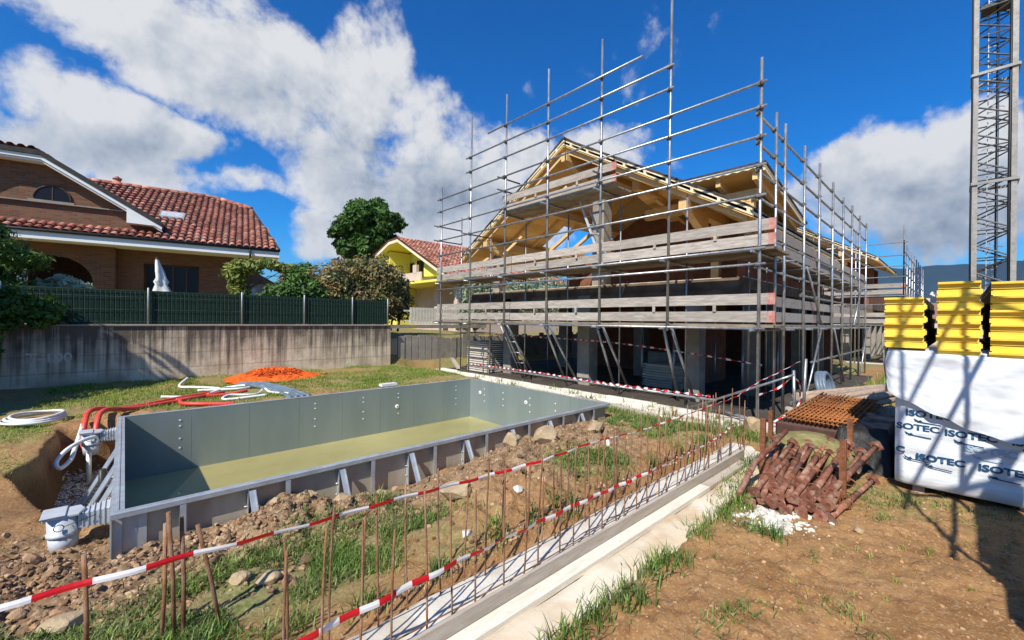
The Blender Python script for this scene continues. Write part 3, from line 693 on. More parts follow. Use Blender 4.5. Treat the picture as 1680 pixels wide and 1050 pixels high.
for k in range(3):
    mb.path([(-1.02 + (.34 - .03 * k) * math.cos(t) + .02 * k, 9.75 + (.42 - .03 * k) * math.sin(t), .335 + .028 * k + .01 * math.sin(2 * t + k)) for t in np.linspace(0, 2 * math.pi, 26)[:-1]], .02, 7, closed=True)
tag(mb.build('hose_coil', m_pvc, loc=(-1.02, 9.75, .3)), 'white hose coiled flat on the bank left of the pool', 'hose')
mb = MB()
for k in range(4):
    mb.path(curve_pts([on(1.95 + .07 * k, 11.7 - .05 * k, .04 + .03 * (k % 2)), on(2.2 + .08 * k, 11.2, .08), on(2.45 + .09 * k, 10.3, .05), on(2.55 + .12 * k, 9.42, .04)], 8), .045, 9)
tag(mb.build('conduit_bundle', m_grey_pipe, loc=(2.3, 10.6, .3)), 'bundle of blue-grey conduits on the grass in front of the orange netting', 'pipes')
mb = MB(); mb.path([(-.19, 7.3, -.5), (-.19, 7.3, .02)], .035, 12); mb.mi = 0
tag(mb.build('standpipe', m_black_pipe, loc=(-.19, 7.3, -.5)), 'black plastic pipe standing upright in the pit beside the pool', 'pipe')
mb = MB(); mb.path([(-.36, 8.5, -.5), (-.36, 8.5, -.02)], .03, 10)
tag(mb.build('drain_pipe', m_pvc, loc=(-.36, 8.5, -.5)), 'short pale pipe under the far skimmer', 'pipe')
tag(MB().path([on(1.2, 9.4, .03), on(1.75, 9.41, .04)], .035, 8).build('pvc_pipe', m_pvc, loc=(1.2, 9.4, .3)), 'pale pipe end lying against the far rim beside the red conduit', 'pipe')
tag(MB().box(4.55, 4.95, 9.45, 9.62, .30, .36).build('paper_scrap', m_pvc, loc=(4.55, 9.45, .3)), 'flat white board lying on the grass behind the middle of the far rim', 'board')
# heaped orange netting: a crumpled sheet of strands
def netting():
    r = np.random.default_rng(5); mb = MB()
    for k in range(150):
        a = r.random() * 2 * math.pi; cx = 3.0 + r.normal() * .38; cy = 12.75 + r.normal() * .40
        L = .25 + .35 * r.random(); pts = []
        for i in range(6):
            t = (i / 5 - .5) * L; x = cx + math.cos(a) * t * 1.4; y = cy + math.sin(a) * t
            q = ((x - 3.0) / 1.05) ** 2 + ((y - 12.75) / 1.0) ** 2
            pts.append((x, y, .30 + max(0, .26 * (1 - q)) * (.55 + .5 * r.random()) + .015))
        mb.tv = float(r.random()); mb.path(pts, .014, 4)
    V = []; n = 26
    for i in range(n):
        for j in range(n):
            a = i / (n - 1) * 2 - 1; c = j / (n - 1) * 2 - 1; rr = max(abs(a), abs(c)); k = math.hypot(a, c) or 1; s_ = rr / k
            x = 3.0 + a * s_ * 1.15; y = 12.7 + c * s_ * 1.1; q = rr
            V.append((x, y, .32 + .2 * (1 - q ** 2) * (.75 + .5 * float(vnoise(np.array([x * 4.]), np.array([y * 4.]))[0])) + .05 * float(vnoise(np.array([x * 14.]), np.array([y * 14.]))[0])))
    mb.add(V, [(i * n + j, (i + 1) * n + j, (i + 1) * n + j + 1, i * n + j + 1) for i in range(n - 1) for j in range(n - 1)])
    tag(mb.build('safety_netting', m_orange, loc=(3.0, 12.75, .3), recalc=False), 'heap of orange plastic safety netting on the grass against the retaining wall', 'netting')
netting()

# ------------------------------------------------------------------ retaining wall, green fence
wall = tag(MB().box(-9, 7.15, 14.2, 14.42, -.2, 1.68).build('retaining_wall', m_wall, loc=(-9, 14.2, 0)), 'long concrete retaining wall streaked with dark stains below the green fence', 'wall')
tag(MB().box(-9, 7.2, 14.16, 14.46, 1.681, 1.73).build('coping', m_conc, wall, bevel=.008))
def text_obj(name, body, size, mat, M4, parent, ext=.0, xs=1.0, bold=0.0):
    cu = bpy.data.curves.new(name, 'FONT'); cu.body = body; cu.size = size; cu.extrude = ext; cu.offset = bold; cu.resolution_u = 3
    ob = bpy.data.objects.new(name, cu); COL.objects.link(ob)
    dg = bpy.context.evaluated_depsgraph_get(); me = bpy.data.meshes.new_from_object(ob.evaluated_get(dg)); bpy.data.objects.remove(ob)
    me.name = name; me.transform(Matrix.Diagonal((xs, 1, 1, 1))); me.transform(M4); off = OFF[parent.name]; me.transform(Matrix.Translation(-off))
    me.materials.clear(); me.materials.append(mat); return link(name, me, parent)
text_obj('graffiti', 'T-100', .30, m_conc_white, Matrix.Translation((-1.62, 14.196, .86)) @ Matrix.Rotation(R(90), 4, 'X'), wall, bold=.004)
fence = thing('mesh_fence', 'dark green netting fence on grey posts standing on the retaining wall', 'fence', (-9, 14.3, 1.73))
tag(MB().box(-9, 7.1, 14.312, 14.318, 1.74, 2.60).build('netting_panel', m_green_mesh, fence))
mb = MB()
x = -2.6
while x < 7.1:
    mb.tube((x, 14.285, 1.74), (x, 14.285, 2.57), .0035, 4, cap=False); x += .09
for z in (1.8, 2.1, 2.42, 2.58): mb.tube((-9, 14.283, z), (7.1, 14.283, z), .004, 4)
mb.build('wire_grid', m_green_wire, fence)
for x in (-6.2, -4.1, -2.0, .44, 2.5, 4.20, 5.75, 7.05): MB().path([(x, 14.262, 1.73), (x, 14.262, 2.66), (x, 14.262, 2.675)], [.022, .022, .008], 8).build('post', m_post_grey, fence)
# grey timber and slab fence carrying on behind the scaffold
bf = thing('board_fence', 'grey weathered slab fence behind the scaffold, right of the retaining wall', 'fence', (7.3, 14.4, 0))
for i in range(52):
    x = 7.25 + i * .30; mb = MB(); mb.tv = random.random(); mb.box(x, x + .27, 14.38 + random.uniform(0, .04), 14.46, -.1, 1.25 + random.uniform(-.08, .1)); mb.build('slab', m_conc, bf)
# ------------------------------------------------------------------ houses beyond the wall
class FB(MB):
    """mesh builder in a turned local frame"""
    def __init__(s, o, deg): super().__init__(); s.o = Vector(o); s.c = math.cos(R(deg)); s.n = math.sin(R(deg))
    def add(s, vs, fs):
        return super().add([(s.o.x + p[0] * s.c - p[1] * s.n, s.o.y + p[0] * s.n + p[1] * s.c, s.o.z + p[2]) for p in vs], fs)
def tiles(name, mat, frame, parent, O, U, V, nu, nv, inside, du=.24, dv=.36, seed=1, r=.085):
    """rows of half-round clay tiles lying on the plane O + U*u + V*v"""
    O = np.array(O, float); U = np.array(U, float); V = np.array(V, float); U /= np.linalg.norm(U); V /= np.linalg.norm(V); Nn = np.cross(U, V)
    if Nn[2] < 0: Nn = -Nn
    g = np.random.default_rng(seed); vs = []; fs = []; tt = []; n = 6
    for i in range(nu):
        for j in range(nv):
            u = (i + .5) * du; v = j * dv
            if not inside(u, v + dv * .5): continue
            base = O + U * (u + g.normal() * .006) + V * (v + g.normal() * .008); b = len(vs)
            for k, (vv, rr, lift) in enumerate(((-.05, r * 1.12, .045), (dv, r * .88, .012))):
                for q in range(n + 1):
                    t = math.pi * q / n; vs.append(base + V * vv + U * rr * math.cos(t) + Nn * (rr * .8 * math.sin(t) + lift))
            for q in range(n): fs.append((b + q, b + q + 1, b + n + 2 + q, b + n + 1 + q))
            fs.append((b + n + 1 + 0, b + 0, b + n, b + 2 * n + 1)); tv = g.random()
            tt += [tv] * (n + 1)
            # pan tile between, concave
            b = len(vs)
            for vv, lift in ((-.02, .03), (dv, .005)):
                for q in range(4):
                    t = q / 3; vs.append(base + V * vv + U * (r * .7 + (du - r * 1.4) * t) + Nn * (lift - .03 * math.sin(math.pi * t) + .01))
            for q in range(3): fs.append((b + q, b + q + 1, b + 5 + q, b + 4 + q))
            tt += [g.random() * .5] * 3
    vs = np.array(vs); c, s_ = frame.c, frame.n; W = np.stack([frame.o.x + vs[:, 0] * c - vs[:, 1] * s_, frame.o.y + vs[:, 0] * s_ + vs[:, 1] * c, frame.o.z + vs[:, 2]], -1)
    return npmesh(name, W, np.array(fs), mat, parent, tint=tt)

HC = (4.85, 20.08, 0.0)
hb = lambda: FB(HC, -10)
house = thing('brick_house', 'tan brick house with red clay tile roof and white eaves behind the green fence', 'house', (4.85, 20.08, 1.5))
def neighbour():
    SL = .55
    m = hb()   # walls: front wall with recesses for the arch and the dark window
    def wallx(a0, a1, b0, b1, z0=1.4, z1=4.62): m.box(a0, a1, b0, b1, z0, z1)
    wallx(-5.98, -5.38, .9, 1.25); wallx(-5.38, -4.61, 1.3, 1.5); wallx(-4.61, -2.84, 1.3, 1.5, 4.05, 4.62); wallx(-2.84, -1.35, 1.3, 1.5); wallx(-1.55, -1.35, 1.5, 9)
    # arched opening between a=-8.1 and -5.98
    arc = [(-8.6, 1.4), (-8.6, 4.62), (-5.98, 4.62), (-5.98, 3.15)] + [(-7.1 + 1.12 * math.cos(t), 3.15 + .95 * math.sin(t)) for t in np.linspace(0.05, math.pi * .5, 9)] + [(-7.9, 4.1), (-7.9, 1.4)]
    m.prism([(a, .9, z) for a, z in arc], (0, .3, 0)); wallx(-14.5, -8.6, .9, 1.2)
    m.prism([(-10.8, .8, 5.0), (-3.9, .8, 5.0), (-4.0, .8, 5.55), (-7.2, .8, 7.30), (-8.8, .8, 7.33), (-10.8, .8, 6.1)], (0, .2, 0))
    w = m.build('wall', m_brick, house)
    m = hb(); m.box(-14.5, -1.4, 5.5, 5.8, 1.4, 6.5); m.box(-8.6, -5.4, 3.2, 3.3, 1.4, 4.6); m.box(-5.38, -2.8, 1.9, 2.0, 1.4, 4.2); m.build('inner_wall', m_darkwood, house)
    m = hb(); m.box(-8.6, -7.62, .80, .89, 1.4, 3.6); m.build('white_panel', m_whitepaint, house)
    # garden door / window with dark frames
    m = hb(); m.box(-4.6, -2.85, 1.56, 1.58, 1.5, 4.05); f = m.build('window', m_dark_glass, house)
    m = hb()
    for a in (-4.6, -4.15, -3.74, -3.3, -2.91): m.box(a, a + .055, 1.50, 1.555, 1.5, 4.04)
    m.box(-4.6, -2.86, 1.495, 1.56, 3.98, 4.045); m.build('frame', m_darkwood, f)
    # arched attic window
    arc = [(-7.48, .775, 6.02), (-6.55, .775, 6.02)] + [(-7.015 + .465 * math.cos(t), .775, 6.10 + .44 * math.sin(t)) for t in np.linspace(0, math.pi, 12)]
    m = hb(); m.prism(arc, (0, .02, 0)); f = m.build('window', m_dark_glass, house)
    m = hb(); m.box(-7.03, -7.0, .76, .772, 6.02, 6.53); m.path([(p[0], .77, p[2]) for p in arc[1:]], .022, 5); m.build('frame', m_darkwood, f)
    m = hb(); m.box(-7.6, -6.45, .70, .79, 5.94, 6.0); m.box(-9.8, -5.1, .70, .79, 5.90, 5.94); m.build('sill', m_conc, house)
    # main roof slabs
    def z(b): return 4.85 + SL * b
    m = hb(); m.prism([(-14.5, -.05, z(-.05)), (0, -.05, z(-.05)), (-.95, 4.9, z(4.9)), (-2.58, 5.8, z(5.8)), (-14.5, 6.0, z(6))], (0, 0, -.12))
    m.prism([(0.0, -.04, z(0) - .01), (-.95, 4.9, z(4.9)), (-2.58, 5.8, z(5.8)), (-1.0, 11.8, 4.9)], (0, 0, -.1)); m.prism([(-2.58, 5.8, z(5.8) - .005), (-14.5, 6.0, z(6) - .005), (-14.5, 12, 4.85), (-1.0, 12, 4.85)], (0, 0, -.1))
    rf = m.build('roof', m_tile_bed, house)
    def inside(u, v):
        a = -14.5 + u; b = v * math.cos(math.atan(SL))
        if b < 0 or a > -.1: return False
        lim = 4.9 + (5.8 - 4.9) * (-.95 - a) / 1.63 if a > -2.58 else 5.85
        if a > -.95: lim = 4.9 * (-a) / .95
        if b > lim: return False
        if -10.0 < a < -4.1 and b > .75:   # under the cross gable
            zz = min(7.45, 7.45 - .62 * (a + 7.2)) if a > -7.2 else 7.45
            if z(b) < zz + .1: return False
        return True
    L_ = math.hypot(1, SL)
    tiles('tiles', m_tile, hb(), rf, (-14.5, 0, z(0)), (1, 0, 0), (0, 1 / L_, SL / L_), 61, 20, inside, seed=2)
    # ridge and hip caps
    m = hb()
    def caps(p, q, n):
        p = Vector(p); q = Vector(q)
        for i in range(n):
            m.tv = random.random(); a = p.lerp(q, i / n); b_ = p.lerp(q, (i + 1.08) / n); m.path([a, b_], [.12, .10], 8)
    caps((-14.5, 6, z(6) + .03), (-2.58, 5.85, z(5.85) + .03), 34); caps((-2.58, 5.85, z(5.85) + .03), (-.95, 4.9, z(4.9) + .03), 5)
    m.build('ridge_tiles', m_tile, rf)
    m = hb(); m.beam((0.03, -.05, z(0) - .02), (-.93, 4.9, z(4.9) - .02), .06, .12); m.build('verge_strip', m_bitumen, rf)
    # white eaves: fascia, soffit, dark gutter, downpipe
    m = hb(); m.box(-14.5, .02, -.06, -.0, 4.52, 4.80); m.box(-14.5, .02, .001, 1.3, 4.54, 4.60); m.box(-.04, .02, .001, 6, 4.52, 4.80); m.build('eaves', m_whitepaint, house)
    m = hb(); m.path([(-14.5, -.10, 4.81), (.03, -.10, 4.81)], .055, 8); g = m.build('gutter', m_black, house)
    m = hb(); m.path(curve_pts([(-1.05, -.1, 4.78), (-1.05, -.1, 4.45), (-1.2, .6, 4.2), (-1.33, 1.24, 4.0), (-1.33, 1.24, 1.5)], 5), .04, 8); m.build('downpipe', m_black, g)
    # cross gable: roof slab with white verge board and flat clipped top
    prof = [(-11.4, 5.2), (-8.85, 7.30), (-8.6, 7.44), (-7.2, 7.45), (-4.97, 6.06), (-3.95, 5.42)]
    m = hb(); top = [(a, -.02, zz) for a, zz in prof]; low = [(a, -.02, zz - .17) for a, zz in reversed(prof)]
    for i in range(len(prof) - 1):
        (a0, z0), (a1, z1) = prof[i], prof[i + 1]
        m.prism([(a0, .35, z0), (a1, .35, z1), (a1, .35, z1 - .13), (a0, .35, z0 - .13)], (0, .05, 0))
    m.prism([(-4.97, .352, 5.95), (-3.93, .352, 5.42), (-4.97, .352, 5.44)], (0, .045, 0))
    m.prism([(-4.97, .40, 5.80), (-4.97, .40, 5.44), (-3.93, .40, 5.40)], (0, .4, 0))
    m.build('verge_board', m_whitepaint, house)
    m = hb()
    for i in range(len(prof) - 1):
        (a0, z0), (a1, z1) = prof[i], prof[i + 1]
        m.prism([(a0, .40, z0 - .14), (a1, .40, z1 - .14), (a1, .40, z1 - .2), (a0, .40, z0 - .2)], (0, .42, 0))
    m.build('soffit', m_whitepaint, house)
    m = hb()
    for i in range(len(prof) - 1):
        (a0, z0), (a1, z1) = prof[i], prof[i + 1]; e = 4.6
        m.prism([(a0, .30, z0 + .01), (a1, .30, z1 + .01), (a1, .30, z1 + .17), (a0, .30, z0 + .17)], (0, e, 0))
    m.build('gable_roof', m_bitumen, house)
    tiles('gable_tiles', m_tile, hb(), house, (-9.2, .34, 7.62), (1, 0, 0), (0, 1, .10), 8, 4, lambda u, v: True, seed=5)
    # chimney, skylight
    m = hb(); m.path([(-6.3, 6.0, 7.9), (-6.3, 6.0, 8.35)], .13, 12); m.path([(-6.3, 6.0, 8.35), (-6.3, 6.0, 8.42)], .17, 12); m.path([(-6.3, 6.0, 8.425), (-6.3, 6.0, 8.5)], [.10, .06], 10); m.build('chimney', m_tile, rf)
    m = hb(); b0, b1 = 2.2, 2.85; m.prism([(-4.3, b0, z(b0) + .12), (-3.45, b0, z(b0) + .12), (-3.45, b1, z(b1) + .12), (-4.3, b1, z(b1) + .12)], (0, 0, -.12)); sk_ = m.build('skylight', m_post_grey, rf)
    m = hb(); m.prism([(-4.24, b0 + .06, z(b0 + .06) + .127), (-3.51, b0 + .06, z(b0 + .06) + .127), (-3.51, b1 - .06, z(b1 - .06) + .127), (-4.24, b1 - .06, z(b1 - .06) + .127)], (0, 0, -.004)); m.build('pane', m_pvc_grey, sk_)
neighbour()

# closed parasol in the garden
ps = thing('closed_parasol', 'folded white garden parasol leaning in front of the dark patio door', 'parasol', (.95, 16.0, 1.5))
MB().tube((.95, 16, 1.5), (.66, 16, 3.66), .022, 8).build('pole', m_darkwood, ps)
mb = MB(); V = []; F = []; n = 14; prof = [(0, .03), (.12, .05), (.35, .09), (.55, .11), (.66, .15), (.74, .11), (.92, .17), (1.05, .16)]
for i, (d, r_) in enumerate(prof):
    for j in range(n):
        t = 2 * math.pi * j / n; rr = r_ * (1 + .45 * math.sin(3 * t + i * .6)) ; p = Vector((.675, 16, 3.60)) + Vector((.135, 0, -1)).normalized() * d
        V.append((p.x + rr * math.cos(t), p.y + rr * math.sin(t) * .7, p.z + .03 * math.sin(5 * t) * (i == len(prof) - 1)))
for i in range(len(prof) - 1):
    for j in range(n): F.append((i * n + j, i * n + (j + 1) % n, (i + 1) * n + (j + 1) % n, (i + 1) * n + j))
mb.smooth = True; mb.add(V, F).build('canopy', m_parasol, ps)

# yellow rendered house further back, its gable towards us
YH = (15.4, 22.5, 0.0)
yh = thing('yellow_house', 'bright yellow house with red tiled roof and a balcony under its gable, beyond the hedge', 'house', (15.4, 22.5, 1.2))
def yellow():
    X = 15.4; A = [(22.4, 4.75), (29.2, 8.04), (30.6, 8.0), (33.0, 7.2)]
    m = MB(); m.prism([(X + 2.2, 22.9, 1.0), (X + 2.2, 33.0, 1.0), (X + 2.2, 33.0, 7.0), (X + 2.2, 30.4, 7.7), (X + 2.2, 29.2, 7.8), (X + 2.2, 22.9, 4.8)], (.2, 0, 0)); m.build('gable_wall', m_beige_wall, yh)
    m = MB(); m.prism([(X + .35, 22.9, 5.0), (X + .35, 26.3, 5.0), (X + .35, 26.3, 6.35), (X + .35, 22.9, 4.9)], (1.9, 0, 0)); m.build('yellow_wall', m_yellow_wall, yh); m = MB(); m.prism([(X + .3, 31.5, 5.0), (X + .3, 33.0, 5.0), (X + .3, 33.0, 7.1), (X + .3, 31.5, 7.4)], (1.9, 0, 0))
    m.build('yellow_wall', m_yellow_wall, yh); m = MB(); m.prism([(X + 2.19, 29.5, 4.4), (X + 2.19, 33, 4.4), (X + 2.19, 33, 7.0), (X + 2.19, 30.4, 7.6), (X + 2.19, 29.5, 7.7)], (-.02, 0, 0)); m.build('yellow_wall', m_yellow_wall, yh); m = MB(); m.box(X + .5, X + 2.2, 30.6, 33, 1.0, 4.4)
    m.build('yellow_wall', m_yellow_wall, yh)
    m = MB(); m.box(X - .3, X + 12, 22.8, 33.2, 4.45, 4.62); m.build('balcony_slab', m_yellow_wall, yh, bevel=.02)
    m = MB(); m.box(X + .1, X + .22, 26.3, 33.0, 4.75, 5.35); m.box(X + .08, X + .3, 26.9, 27.4, 5.3, 5.9); m.build('balcony_wall', m_beige_wall, yh)
    m = MB(); m.box(X + 2.4, X + 12, 22.9, 33, 1.0, 4.4); m.box(X + 1.2, X + 1.5, 25.6, 26.2, 1.0, 4.45); m.box(X + .9, X + 1.6, 22.9, 23.3, 1, 4.4); m.build('ground_floor_wall', m_beige_wall, yh)
    for y0, y1, z0, z1 in ((30.9, 31.6, 5.0, 6.6), (29.0, 30.2, 5.3, 6.7), (26.7, 27.9, 5.2, 6.6), (28.2, 29.6, 1.4, 3.9), (24.0, 25.3, 2.4, 3.9)):
        w = MB().box(X + 2.12, X + 2.17, y0, y1, z0, z1).build('window', m_dark_glass, yh) if z0 > 4 else MB().box(X + 2.33, X + 2.38, y0, y1, z0, z1).build('window', m_dark_glass, yh)
        xo = X + 2.06 if z0 > 4 else X + 2.27
        mb = MB(); mb.box(xo, xo + .05, y0 - .06, y0 + .02, z0, z1); mb.box(xo, xo + .05, y1 - .02, y1 + .06, z0, z1); mb.box(xo, xo + .05, (y0 + y1) / 2 - .03, (y0 + y1) / 2 + .03, z0, z1); mb.build('frame', m_darkwood, w)
    m = MB()
    for (y0, z0), (y1, z1) in zip(A[:-1], A[1:]): m.prism([(X - .25, y0, z0), (X - .25, y1, z1), (X - .25, y1, z1 - .24), (X - .25, y0, z0 - .24)], (.12, 0, 0))
    m.build('verge_board', m_lath, yh)
    m = MB()
    for (y0, z0), (y1, z1) in zip(A[:-1], A[1:]): m.prism([(X - .13, y0, z0 - .10), (X - .13, y1, z1 - .10), (X - .13, y1, z1 - .2), (X - .13, y0, z0 - .2)], (2.4, 0, 0))
    m.build('soffit', m_yellow_wall, yh)
    m = MB()
    for (y0, z0), (y1, z1) in zip(A[:-1], A[1:]): m.prism([(X - .28, y0, z0), (X - .28, y1, z1), (X - .28, y1, z1 + .12), (X - .28, y0, z0 + .12)], (13, 0, 0))
    rf = m.build('roof', m_tile_bed, yh)
    fr = FB((0, 0, 0), 0); L_ = math.hypot(6.8, 3.29)
    tiles('tiles', m_tile, fr, rf, (X + 12.5, 22.4, 4.85), (-1, 0, 0), (0, 6.8 / L_, 3.29 / L_), 44, 19, lambda u, v: True, du=.29, dv=.4, seed=9, r=.10)
    m = MB(); m.box(20.5, 21.1, 25.6, 26.3, 6.3, 7.9); m.mi = 1; m.box(20.4, 21.2, 25.5, 26.4, 7.9, 8.1); m.build('chimney', [m_beige_wall, m_black], rf)
    m = MB(); m.box(19.3, 20.2, 24.2, 24.9, 5.8, 6.15); m.build('roof_window', m_post_grey, rf)
yellow()
pk = thing('picket_balustrade', 'white picket balustrade below the yellow house, left of the scaffold', 'balustrade', (9, 15.2, 1.2))
for i in range(17):
    x = 8.55 + i * .145; MB().box(x, x + .11, 15.3, 15.325, 1.72, 2.42).build('picket', m_ledge, pk)
m = MB(); m.box(8.3, 11.1, 15.33, 15.37, 1.85, 1.91); m.box(8.3, 11.1, 15.33, 15.37, 2.25, 2.31); m.build('rail', m_ledge, pk)
m = MB(); m.box(7.4, 12.5, 15.2, 15.7, 1.56, 1.7); m.build('ledge', m_conc, pk)

# small pale house glimpsed between tree and hedge
sh = thing('small_house', 'small beige house with brown gable roof glimpsed between the trees left of the hedge', 'house', (6.2, 30, 1))
MB().box(5.4, 7.0, 30, 34, 1.0, 4.1).build('wall', m_beige_wall, sh)
MB().prism([(5.2, 29.8, 4.05), (5.85, 29.8, 4.78), (7.15, 29.8, 4.05)], (0, 4.5, 0)).build('roof', m_farroof, sh)
for x in (5.75, 6.4): MB().box(x, x + .22, 29.93, 29.99, 3.2, 3.75).build('window', m_whitepaint, sh)

# ------------------------------------------------------------------ foliage
def leaves(name, mat, parent, centres, radii, count, size, seed, hollow=.55, droop=0.0, aspect=2.0):
    g = np.random.default_rng(seed); k = len(centres); w = np.array([r[0] * r[1] * r[2] for r in radii]) ** .66; w /= w.sum()
    pick = g.choice(k, count, p=w); C = np.array(centres)[pick]; Rd = np.array(radii)[pick]
    d = g.normal(size=(count, 3)); d /= np.linalg.norm(d, axis=1)[:, None]; rad = hollow + (1 - hollow) * g.random(count) ** .6
    rad *= 1 + .22 * np.sin(d[:, 0] * 5 + pick) * np.sin(d[:, 2] * 6 + pick * 2) + .30 * (g.random(count) < .12) * g.random(count)
    P = C + d * Rd * rad[:, None]
    n = d + g.normal(size=(count, 3)) * .75; n[:, 2] += .35; n /= np.linalg.norm(n, axis=1)[:, None]
    t = np.cross(n, g.normal(size=(count, 3))); t /= np.linalg.norm(t, axis=1)[:, None]; b = np.cross(n, t); t[:, 2] -= droop
    s = size * (.6 + .8 * g.random(count))[:, None]
    V = np.stack([P - t * s * aspect / 2, P + b * s * .5 + n * s * .12, P + t * s * aspect / 2, P - b * s * .5 + n * s * .12], 1).reshape(-1, 3)
    F = np.arange(count * 4).reshape(count, 4); tt = np.clip(.5 + g.normal(size=count) * .18 + .22 * (np.sin(pick * 12.9) ), 0, 1)
    return npmesh(name, V, F, mat, parent, tint=tt)
def tree(name, label, cat, loc, trunk_r, crown_z, blobs, mat, count, size, seed, group=None, **kw):
    t = thing(name, label, cat, loc, group); g = random.Random(seed)
    L = Vector(loc); top = L + Vector((0, 0, crown_z)); mb = MB()
    mb.path([L + Vector((0, 0, -.2)), L + Vector((.05, .03, crown_z * .5)), top], [trunk_r * 1.2, trunk_r, trunk_r * .75], 10); tr = mb.build('trunk', m_bark, t)
    mb = MB(); cs = []
    for c, r in blobs:
        c = L + Vector(c); cs.append(tuple(c))
        mid = top.lerp(c, .5) + Vector((g.uniform(-.2, .2), g.uniform(-.2, .2), g.uniform(-.1, .3)))
        mb.path([top - Vector((0, 0, .2)), mid, c], [trunk_r * .6, trunk_r * .35, trunk_r * .12], 6)
        for q in range(3):
            e = c + Vector((g.uniform(-1, 1) * r[0] * .7, g.uniform(-1, 1) * r[1] * .7, g.uniform(-.6, .8) * r[2])); mb.path([mid.lerp(c, .6), c.lerp(e, .5) + Vector((0, 0, .05)), e], [trunk_r * .15, trunk_r * .1, trunk_r * .04], 4)
    mb.build('branches', m_bark, tr); leaves('crown', mat, t, cs, [r for c, r in blobs], count, size, seed, **kw); return t
g_ = random.Random(4)
bl = [((0, 0, 9.4), (2.4, 2.4, 2.2))]
for i in range(46):
    a = g_.uniform(0, 6.28); e = g_.uniform(-.8, 1.35); q = g_.uniform(1.9, 2.9); r_ = g_.uniform(.45, 1.05)
    bl.append(((q * math.cos(a) * math.cos(e), q * math.sin(a) * math.cos(e), 9.2 + 2.7 * math.sin(e)), (r_, r_, r_ * .8)))
# the big dark tree beyond the hedge
tree('broadleaf_tree', 'tall dense dark green round-crowned tree beyond the bronze hedge', 'tree', (16.6, 38.0, .6), .4, 6.0, bl, m_leaf_dark, 52000, .19, 11, hollow=.35)
# bronze photinia hedge, clipped
hd = thing('bronze_hedge', 'clipped hedge with bronze and green leaves rising above the green fence', 'hedge', (6.6, 16.4, 1.5))
cs = [(x, 16.3 + .25 * math.sin(x * 3), z) for x, z in [(4.5, 2.9), (5.1, 3.1), (5.1, 2.6), (5.7, 3.35), (5.7, 2.7), (6.3, 3.6), (6.3, 2.9), (6.9, 3.75), (6.9, 3.1), (7.5, 3.75), (7.5, 3.0), (8.1, 3.55), (8.1, 2.8), (8.5, 3.1), (8.6, 2.5)]]
cs += [(4.9, 16.0, 2.4), (5.4, 15.9, 2.3), (6.0, 15.9, 2.3), (6.7, 15.8, 2.4), (7.4, 15.8, 2.4), (4.3, 16.3, 2.5)]
leaves('foliage', m_leaf_red, hd, cs, [(.62, .7, .68 if i % 3 else .8) for i in range(len(cs))], 30000, .068, 21, hollow=.35, aspect=2.4)
mb = MB()
for x, y, z in cs[::2]: mb.path([(x, y, 1.4), (x + .1, y, (z + 1.4) / 2), (x, y, z + .2)], [.05, .035, .01], 6)
mb.build('stems', m_bark, hd)
bh = thing('dark_shrub', 'dark green rounded shrub in the shade at the left end of the bronze hedge', 'shrub', (4.1, 15.6, 1.5))
leaves('foliage', m_leaf_dark, bh, [(3.7, 15.7, 2.45), (4.3, 15.6, 2.75), (4.85, 15.6, 2.7), (4.4, 15.9, 3.1)], [(.5, .5, .6)] * 4, 5000, .07, 22, hollow=.4)
MB().path([(4.2, 15.6, 1.4), (4.25, 15.6, 2.6)], [.05, .02], 6).build('stem', m_bark, bh)
tree('young_tree', 'small yellow-green tree with arching branches at the right corner of the brick house', 'tree', (3.1, 16.9, 1.5), .045, 1.6, [((-.25, 0, 1.5), (.35, .35, .55)), ((.0, 0, 2.2), (.55, .5, .28)), ((.7, .1, 2.35), (.6, .4, .2)), ((1.25, .1, 2.25), (.5, .4, .18)), ((-.4, 0, 1.95), (.35, .4, .3)), ((1.65, 0, 2.0), (.4, .3, .25)), ((-.15, 0, .9), (.4, .4, .5))], m_leaf_yel, 3000, .075, 31, hollow=.2, aspect=2.5)
tree('young_tree', 'thin olive-leaved tree showing sky between its twigs, between the brick house and the hedge', 'tree', (4.9, 17.2, 1.5), .04, 1.5, [((-.2, 0, 1.9), (.5, .4, .35)), ((.2, .1, 2.3), (.45, .4, .3)), ((.35, 0, 1.5), (.4, .4, .5)), ((-.5, 0, 1.4), (.35, .3, .4))], m_leaf_mid, 1500, .06, 33, hollow=.2, aspect=2.8)
ivy = thing('dark_shrub', 'dark evergreen shrub hanging over the fence at the far left', 'shrub', (-2.0, 14.0, 1.6))
leaves('foliage', m_leaf_dark, ivy, [(-2.5, 14.0, 2.3), (-1.9, 14.0, 2.1), (-2.9, 13.9, 1.9), (-1.35, 14.05, 2.0), (-2.3, 13.9, 1.7), (-3.2, 13.8, 1.3), (-2.75, 13.85, .9), (-2.2, 13.95, 1.3)], [(.5, .35, .5), (.45, .3, .45), (.6, .4, .6), (.35, .25, .35), (.4, .3, .4), (.6, .4, .8), (.5, .35, .6), (.3, .2, .4)], 9000, .07, 24, hollow=.3)
MB().path([(-2.3, 14.6, 1.5), (-2.4, 14.2, 2.0), (-2.2, 14.0, 2.4)], [.04, .03, .01], 6).build('stem', m_bark, ivy)
fl = thing('white_flowering_shrub', 'shrub with pale variegated leaves in front of the dark arch of the brick house', 'shrub', (-1.25, 15.5, 1.6))
leaves('foliage', M('pale_variegated_leaves', (.22, .28, .14), (.55, .58, .42), 3, .5, tint=.4, trans=.3), fl, [(-1.5, 15.5, 2.55), (-1.15, 15.5, 2.72), (-.85, 15.55, 2.6)], [(.28, .3, .22), (.3, .3, .24), (.25, .3, .2)], 420, .13, 35, hollow=.3, aspect=2.2)
